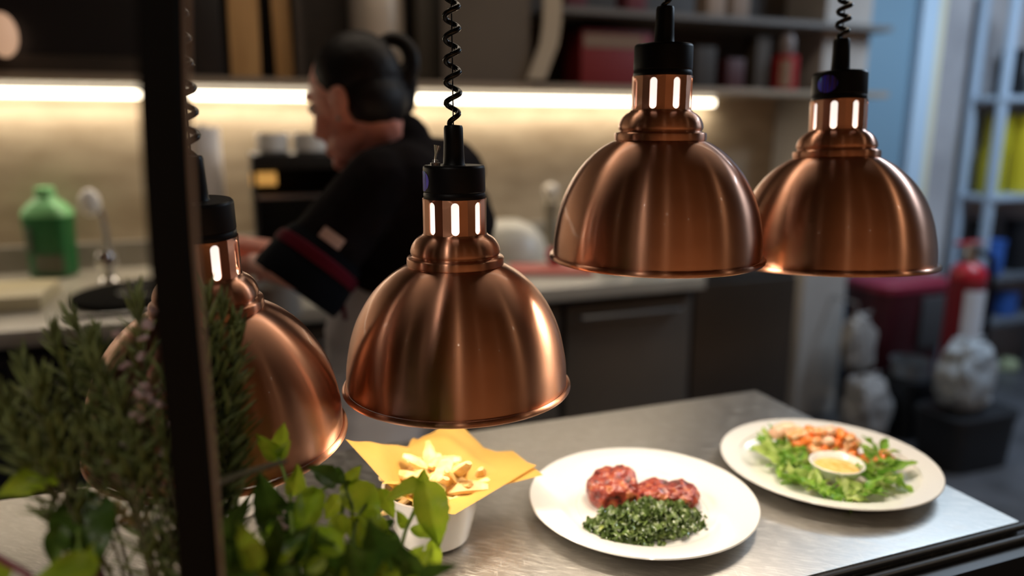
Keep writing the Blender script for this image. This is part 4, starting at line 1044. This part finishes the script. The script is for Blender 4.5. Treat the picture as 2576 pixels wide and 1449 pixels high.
# right part of the counter
g = onT(1295, 655)
t = thing('stacked_bowl', 'large pale bowl turned upside down on the back counter', 'bowl', (g.x, g.y+.1, T))
hb = at(1295, 552, g.y+.1).z-T
obj('bowl_wall', MB().lathe([(.165, 0), (.168, .004), (.165, .02), (.15, hb*.5), (.11, hb*.82), (.06, hb*.98), (0, hb)], 48), mottled('pale_bowl', [(.3, (.44, .42, .36)), (.7, (.54, .51, .44))], 5, .4), t)
g = onT(1400, 690)
rb = thing('cutting_board', 'red cutting board on the back counter between the two middle lamps', 'board', (g.x, g.y+.03, T+.0008), RY)
obj('board', MB().box((-.155, -.07, 0), (.135, .10, .016), bev=.005), mat('red_board', (.46, .075, .055), .5), rb)
for i, (px, py, r_, lab) in enumerate(((1275, 640, .030, 'dark red pepper on the back counter beside the pale bowl'), (1395, 660, .034, 'red tomato on the red cutting board'))):
    g2 = onT(px, py+15)
    t = thing('tomato' if i else 'red_pepper', lab, 'vegetable', (g2.x, g2.y, T+.001+(.0165 if i else 0)))
    obj('flesh', MB().lathe([(0, .003), (r_*.5, 0), (r_*.95, r_*.5), (r_, r_), (r_*.8, r_*1.6), (r_*.3, r_*1.75), (0, r_*1.65)], 28), mat('red_flesh_%d' % i, (.42, .03, .03), .3), t)
    obj('stalk', MB().tube([(0, 0, r_*1.6), (.004, 0, r_*2)], .004, 8), mat('green_stalk_%d' % i, (.06, .16, .03), .5), t)
g = at(1385, 480, 2.82)
t = thing('pepper_mill', 'steel mill with a pale round knob added for a ladle glint, left of the tallest lamp', 'mill', (g.x, 2.82, T))
hm = g.z-T
obj('mill_body', MB().lathe([(0, 0), (.035, 0), (.034, .02), (.022, hm*.5), (.028, hm*.8), (.012, hm-.03), (0, hm-.03)], 32), mat('dim_steel', (.25, .22, .17), .4, .8), t)
obj('knob', MB().ball((0, 0, hm), .033, sub=3), mat('glint_knob', (.6, .55, .47), .15), t)  # pale ball added for the blurred glint of a hanging steel ladle
for (px, py, r_, h_, lab) in ((1560, 690, .05, .09, 'squat steel tub on the back counter under the tallest lamp'), (1660, 690, .06, .11, 'broad steel tub on the back counter behind the two right lamps')):
    g = onT(px, py)
    t = thing('steel_tub', lab, 'tub', (g.x, g.y+.05, T)); obj('tub_wall', MB().lathe([(0, 0), (r_*.9, 0), (r_, .006), (r_, h_), (r_+.004, h_+.002), (r_-.004, h_+.002), (r_-.005, .01), (0, .008)], 32), STEEL, t)
# tall dark cabinet between counter and pillar
YC = 2.2
xa, xb = XW1+.01, at(1990, 900, YC).x
t = thing('tall_fridge', 'dark under-counter fridge between the back counter and the pillar', 'fridge', ((xa+xb)/2, YC, 0)); hw = (xb-xa)/2
obj('fridge_body', MB().box((-hw, .02, .08), (hw, .78, T-.02), bev=.004), mat('fridge_dark', (.02, .018, .017), .5), t)
obj('fridge_door', MB().box((-hw+.01, -.01, .10), (hw-.01, .019, T-.05), bev=.006), mottled('fridge_front', [(.3, (.035, .028, .022)), (.7, (.06, .048, .038))], 2, .35, metal=.3), t)
obj('foot_plinth', MB().box((-hw+.02, .05, 0), (hw-.02, .7, .08)), BLACKM, t)

# ------------------------------------------------------------------ store on the far right
# steel rack
YR = 2.80
rx0, rx1 = at(2526, 300, YR).x, at(2526, 300, YR).x+.75
t = thing('storage_rack', 'pale blue metal storage rack at the right edge', 'rack', (rx0, YR, 0))
RK = mat('pale_blue_rack', (.36, .46, .58), .45)
for xx in (0, rx1-rx0):
    for yy in (.02, .19): obj('upright', MB().box((xx-.024, yy-.016, 0), (xx+.024, yy+.016, 2.1), bev=.003), RK, t)
SHZ = [at(2560, py, YR).z for py in (955, 800, 690, 490, 240)]
for z_ in SHZ: obj('shelf_board', MB().box((-.02, -.01, z_-.03), (rx1-rx0+.02, .215, z_), bev=.003), RK if z_ > 1.0 else mat('dull_shelf', (.12, .14, .17), .5), t)
YEL = mat('yellow_plastic', (.62, .52, .03), .4); BLU = mat('blue_plastic', (.03, .11, .42), .45); BLKB = mat('dark_crate', (.006, .007, .010), .5)
def rackbox(px, wpx, sh_i, hpx, m_, lab, nm='storage_box', cat='box', yy=None, dz=0):
    z_ = SHZ[sh_i]+dz; yy = yy or YR+.10; p_ = at(px, 500, yy); k_ = (p_-CAM).dot(cf)/FPX
    w2 = wpx/2*k_; h_ = hpx*k_
    t_ = thing(nm, lab, cat, (p_.x, yy, z_+.001))
    if nm == 'yellow_bottle':
        obj('bottle_body', loft([rrect(w2*.9, .03, 0), rrect(w2, .034, .006), rrect(w2, .034, h_*.72), rrect(w2*.5, .02, h_*.84), rrect(w2*.4, .016, h_*.88)]), m_, t_)
        obj('cap', MB().lathe([(0, h_*.88), (w2*.5, h_*.88), (w2*.5, h_), (0, h_)], 20), m_, t_)
    else:
        obj('box_body', MB().box((-w2, -.05, 0), (w2, .04, h_*.86), bev=.006), m_, t_)
        obj('lid', MB().box((-w2-.003, -.053, h_*.86), (w2+.003, .043, h_), bev=.004), m_, t_)
rackbox(2565, 70, 3, 190, YEL, 'large yellow container on the rack shelf at the right edge', 'yellow_container', 'container')
rackbox(2575, 60, 2, 130, BLKB, 'black crate on the rack shelf below the yellow container', yy=YR+.11)
rackbox(2560, 50, 1, 60, BLU, 'blue tub on the low rack shelf at the right edge')
rackbox(2580, 60, 4, 90, mat('grey_green_box', (.30, .36, .34), .6), 'grey-green box on the top rack shelf', yy=YR+.11)
g = at(2533, 935, YR+.1)
tag(obj('cabbage', chunk(3, (.055, .055, .05)), mottled('pale_green_cabbage', [(.3, (.34, .42, .24)), (.7, (.5, .56, .38))], 20, .6), None, (g.x, YR+.10, SHZ[0]+.05), sharp=False), 'pale green cabbage on the lowest rack shelf', 'cabbage')
# boxes stacked at the open side of the rack
YEL2 = mat('yellow_box', (.55, .50, .03), .5)
rackbox(2482, 46, 3, 105, YEL2, 'lower yellow box of the stack behind the rack post', yy=YR+.15)
kz = (at(2482, 450, YR+.15)-CAM).dot(cf)/FPX
rackbox(2488, 44, 3, 84, YEL2, 'upper yellow box of the stack behind the rack post', yy=YR+.15, dz=106*kz)
rackbox(2500, 34, 4, 110, BLKB, 'narrow black box on the rack shelf above the yellow stack', yy=YR+.15)
rackbox(2478, 40, 2, 130, BLKB, 'tall black box on the rack shelf below the yellow stack', yy=YR+.15)
rackbox(2510, 44, 2, 90, BLU, 'blue box on the middle rack shelf beside the tall black box', yy=YR+.06)

# fire extinguisher etc
def floorobj(px, py): return on(px, py, 0)
g = floorobj(2400, 985); g.y = 2.30; k_ = (at(2400, 800, g.y)-CAM).dot(cf)/FPX; r_ = 42*k_
top = at(2420, 660, g.y).z
t = thing('fire_extinguisher', 'red fire extinguisher with white label, beside the rack', 'fire extinguisher', (at(2421, 800, g.y).x, g.y, 0))
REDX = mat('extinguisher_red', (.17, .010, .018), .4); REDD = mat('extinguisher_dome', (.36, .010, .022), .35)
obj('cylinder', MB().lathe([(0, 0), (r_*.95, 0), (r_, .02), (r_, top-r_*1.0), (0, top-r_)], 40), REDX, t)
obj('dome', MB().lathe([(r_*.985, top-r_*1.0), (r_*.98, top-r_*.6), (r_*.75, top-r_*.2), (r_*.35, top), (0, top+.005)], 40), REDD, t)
obj('valve', MB().lathe([(0, top), (.03, top), (.03, top+.07), (.02, top+.09), (0, top+.09)], 20), STEEL, t)
obj('lever', MB().box((-.09, -.014, top+.075), (.05, .014, top+.092), bev=.004), mat('red_lever', (.35, .02, .03), .5), t)
obj('hose', MB().tube([(.02, -.02, top+.05), (r_*.9, -.05, top+.02), (r_*1.25, -.05, top-.12), (r_*1.2, -.05, top-.38)], .014, 10), BLACK, t)
lb = MB(); vv = []; ff = []
zl1, zl0 = at(2415, 738, g.y-r_).z, at(2415, 872, g.y-r_).z
for i in range(13):
    a_ = CA-.60+i/12*1.5
    for z_ in (zl0, zl1): vv.append(((r_+.0015)*cos(a_), (r_+.0015)*sin(a_), z_))
for i in range(12): ff.append((2*i, 2*i+2, 2*i+3, 2*i+1))
obj('paper_label', lb.add(vv, ff), mat('white_label', (.55, .58, .64), .6), t)
# dark red bin with grey front
YBN = 2.70; k_ = (at(2250, 800, YBN)-CAM).dot(cf)/FPX
xa, xb = X_(2160, 800, YBN), X_(2330, 800, YBN); zt = at(2250, 694, YBN).z
t = thing('red_bin', 'dark red bin with grey front panel between the pillar and the extinguisher', 'bin', ((xa+xb)/2, YBN, 0)); hw = (xb-xa)/2
obj('bin_body', loft([rrect(hw*.85, .12, 0, e=.4), rrect(hw*.95, .14, .4, e=.4), rrect(hw, .15, zt-.05, e=.4)]), mat('dark_red_plastic', (.05, .004, .009), .45), t)
obj('lid', loft([rrect(hw*1.03, .155, zt-.05, e=.4), rrect(hw*1.03, .155, zt-.02, e=.4), rrect(hw*.9, .13, zt, e=.4)]), mat('red_lid', (.20, .012, .035), .45), t)
obj('front_panel', MB().box((-.0, -.163, zt*.52), (hw*.93, -.138, zt-.08), bev=.006), mat('grey_panel', (.045, .045, .05), .6), t)
# pale bags by the pillar
BAGM = mottled('pale_grey_bag', [(.3, (.20, .19, .185)), (.7, (.30, .29, .28))], 9, .7)
def bag(px, py0, py1, wpx, Y, lab, zfloor=None, seed=1, m_=BAGM, nm='cloth_bag', cat='bag', dep=.09):
    p0, p1_ = at(px, py0, Y), at(px, py1, Y); k_ = (p0-CAM).dot(cf)/FPX; w2 = wpx/2*k_
    zb_ = p1_.z if zfloor is None else zfloor; h_ = p0.z-zb_
    bm = bmesh.new(); bmesh.ops.create_icosphere(bm, subdivisions=5, radius=1); off = Vector((seed*3.7, seed, 0))
    for v in bm.verts:
        q_ = v.co; n_ = q_.normalized(); u = q_.z*.5+.5; tp = 1-.45*max(0, u-.45)**1.2
        e = .62
        p_ = Vector((w2*1.02*tp*math.copysign(abs(q_.x)**e, q_.x), dep*tp*math.copysign(abs(q_.y)**e, q_.y), h_*(math.copysign(abs(q_.z)**.75, q_.z)*.5+.5)))
        k_2 = noise.fractal(n_*1.7+off, 1, 2, 4)
        p_ += Vector((n_.x, n_.y*.6, 0))*w2*.28*k_2; p_.z += h_*.10*noise.noise(n_*2.2+off)*u; p_.x += w2*.22*u*u*sin(seed)
        p_.z = max(p_.z, .001); v.co = p_
    t_ = thing(nm, lab, cat, (p1_.x, Y, zb_)); obj('sack', MB().bm(bm), m_, t_, sharp=False)
    for sx_ in (-.25, .2):
        obj('tied_end', MB().tube([(w2*(sx_+.2*sin(seed)), 0, h_*.93), (w2*(sx_*1.3+.25*sin(seed)), 0, h_*1.02), (w2*(sx_*2.0+.2), -.01, h_*1.07)], [w2*.16, w2*.10, w2*.03], 10, flat=.5), m_, t_, sharp=False)
bag(2165, 950, 1120, 105, 2.42, 'dull pale sack on the floor right of the pillar', zfloor=0.0, seed=3, m_=mottled('dull_sack', [(.3, (.18, .18, .185)), (.7, (.28, .28, .285))], 8, .8))
YBG = 2.56
hk = at(2150, 775, YBG)
bag(2155, 795, 935, 84, YBG, 'pale grey cloth bag hanging beside the pillar', seed=5, dep=.05)
t = thing('wall_hook', 'steel hook on the pillar holding the pale bag', 'hook', (px1+.001, YP+.04, at(2150, 770, YBG).z))
hb_ = at(2155, 788, YBG)-Vector(t.location)
obj('hook_arm', MB().tube([(0, 0, 0), (.02, 0, .01), (hb_.x, -.03, .012), (hb_.x, hb_.y, .01), (hb_.x, hb_.y, -.05)], .006, 8), STEEL, t)
YLC = 2.10
xa, xb = X_(2345, 1080, YLC), X_(2500, 1080, YLC); zt = at(2410, 1045, YLC-.05).z
t = thing('low_crate', 'black low crate on the floor under the whitish sack', 'crate', ((xa+xb)/2, YLC, 0)); hw = (xb-xa)/2
obj('crate_body', loft([rrect(hw*.92, .11, 0, e=.4), rrect(hw, .12, zt-.03, e=.4)]), BLKB, t); obj('rim', loft([rrect(hw*1.03, .125, zt-.03, e=.4), rrect(hw*1.03, .125, zt, e=.4)]), BLKB, t)
bag(2415, 862, 1045, 135, YLC, 'whitish sack slumped on the black low crate in front of the extinguisher', zfloor=zt+.001, seed=9, m_=mottled('whitish_sack', [(.3, (.22, .25, .28)), (.7, (.36, .40, .44))], 6, .6), dep=.09)
# black bin with silver pot on top, lower right of pillar
YBB = 2.40
xa, xb = X_(2245, 1000, YBB), X_(2315, 1000, YBB); zt = at(2300, 962, YBB-.08).z
t = thing('waste_bin', 'black waste bin between the dull pale sack and the black low crate', 'bin', ((xa+xb)/2, YBB, 0)); hw = (xb-xa)/2
obj('bin_body', loft([rrect(hw*.85, .08, 0), rrect(hw, .1, zt-.03)]), BLKB, t); obj('rim', loft([rrect(hw*1.05, .105, zt-.03), rrect(hw*1.05, .105, zt)]), BLKB, t)
t = thing('steel_pot', 'dull steel pot standing on the black waste bin', 'pot', ((xa+xb)/2, YBB, zt+.0005))
obj('pot_wall', MB().lathe([(0, 0), (hw*.85, 0), (hw*.95, .006), (hw*.95, .075), (hw, .078), (hw*.9, .078), (hw*.88, .01), (0, .008)], 32), mat('dull_pot_steel', (.3, .33, .36), .35, .8), t)
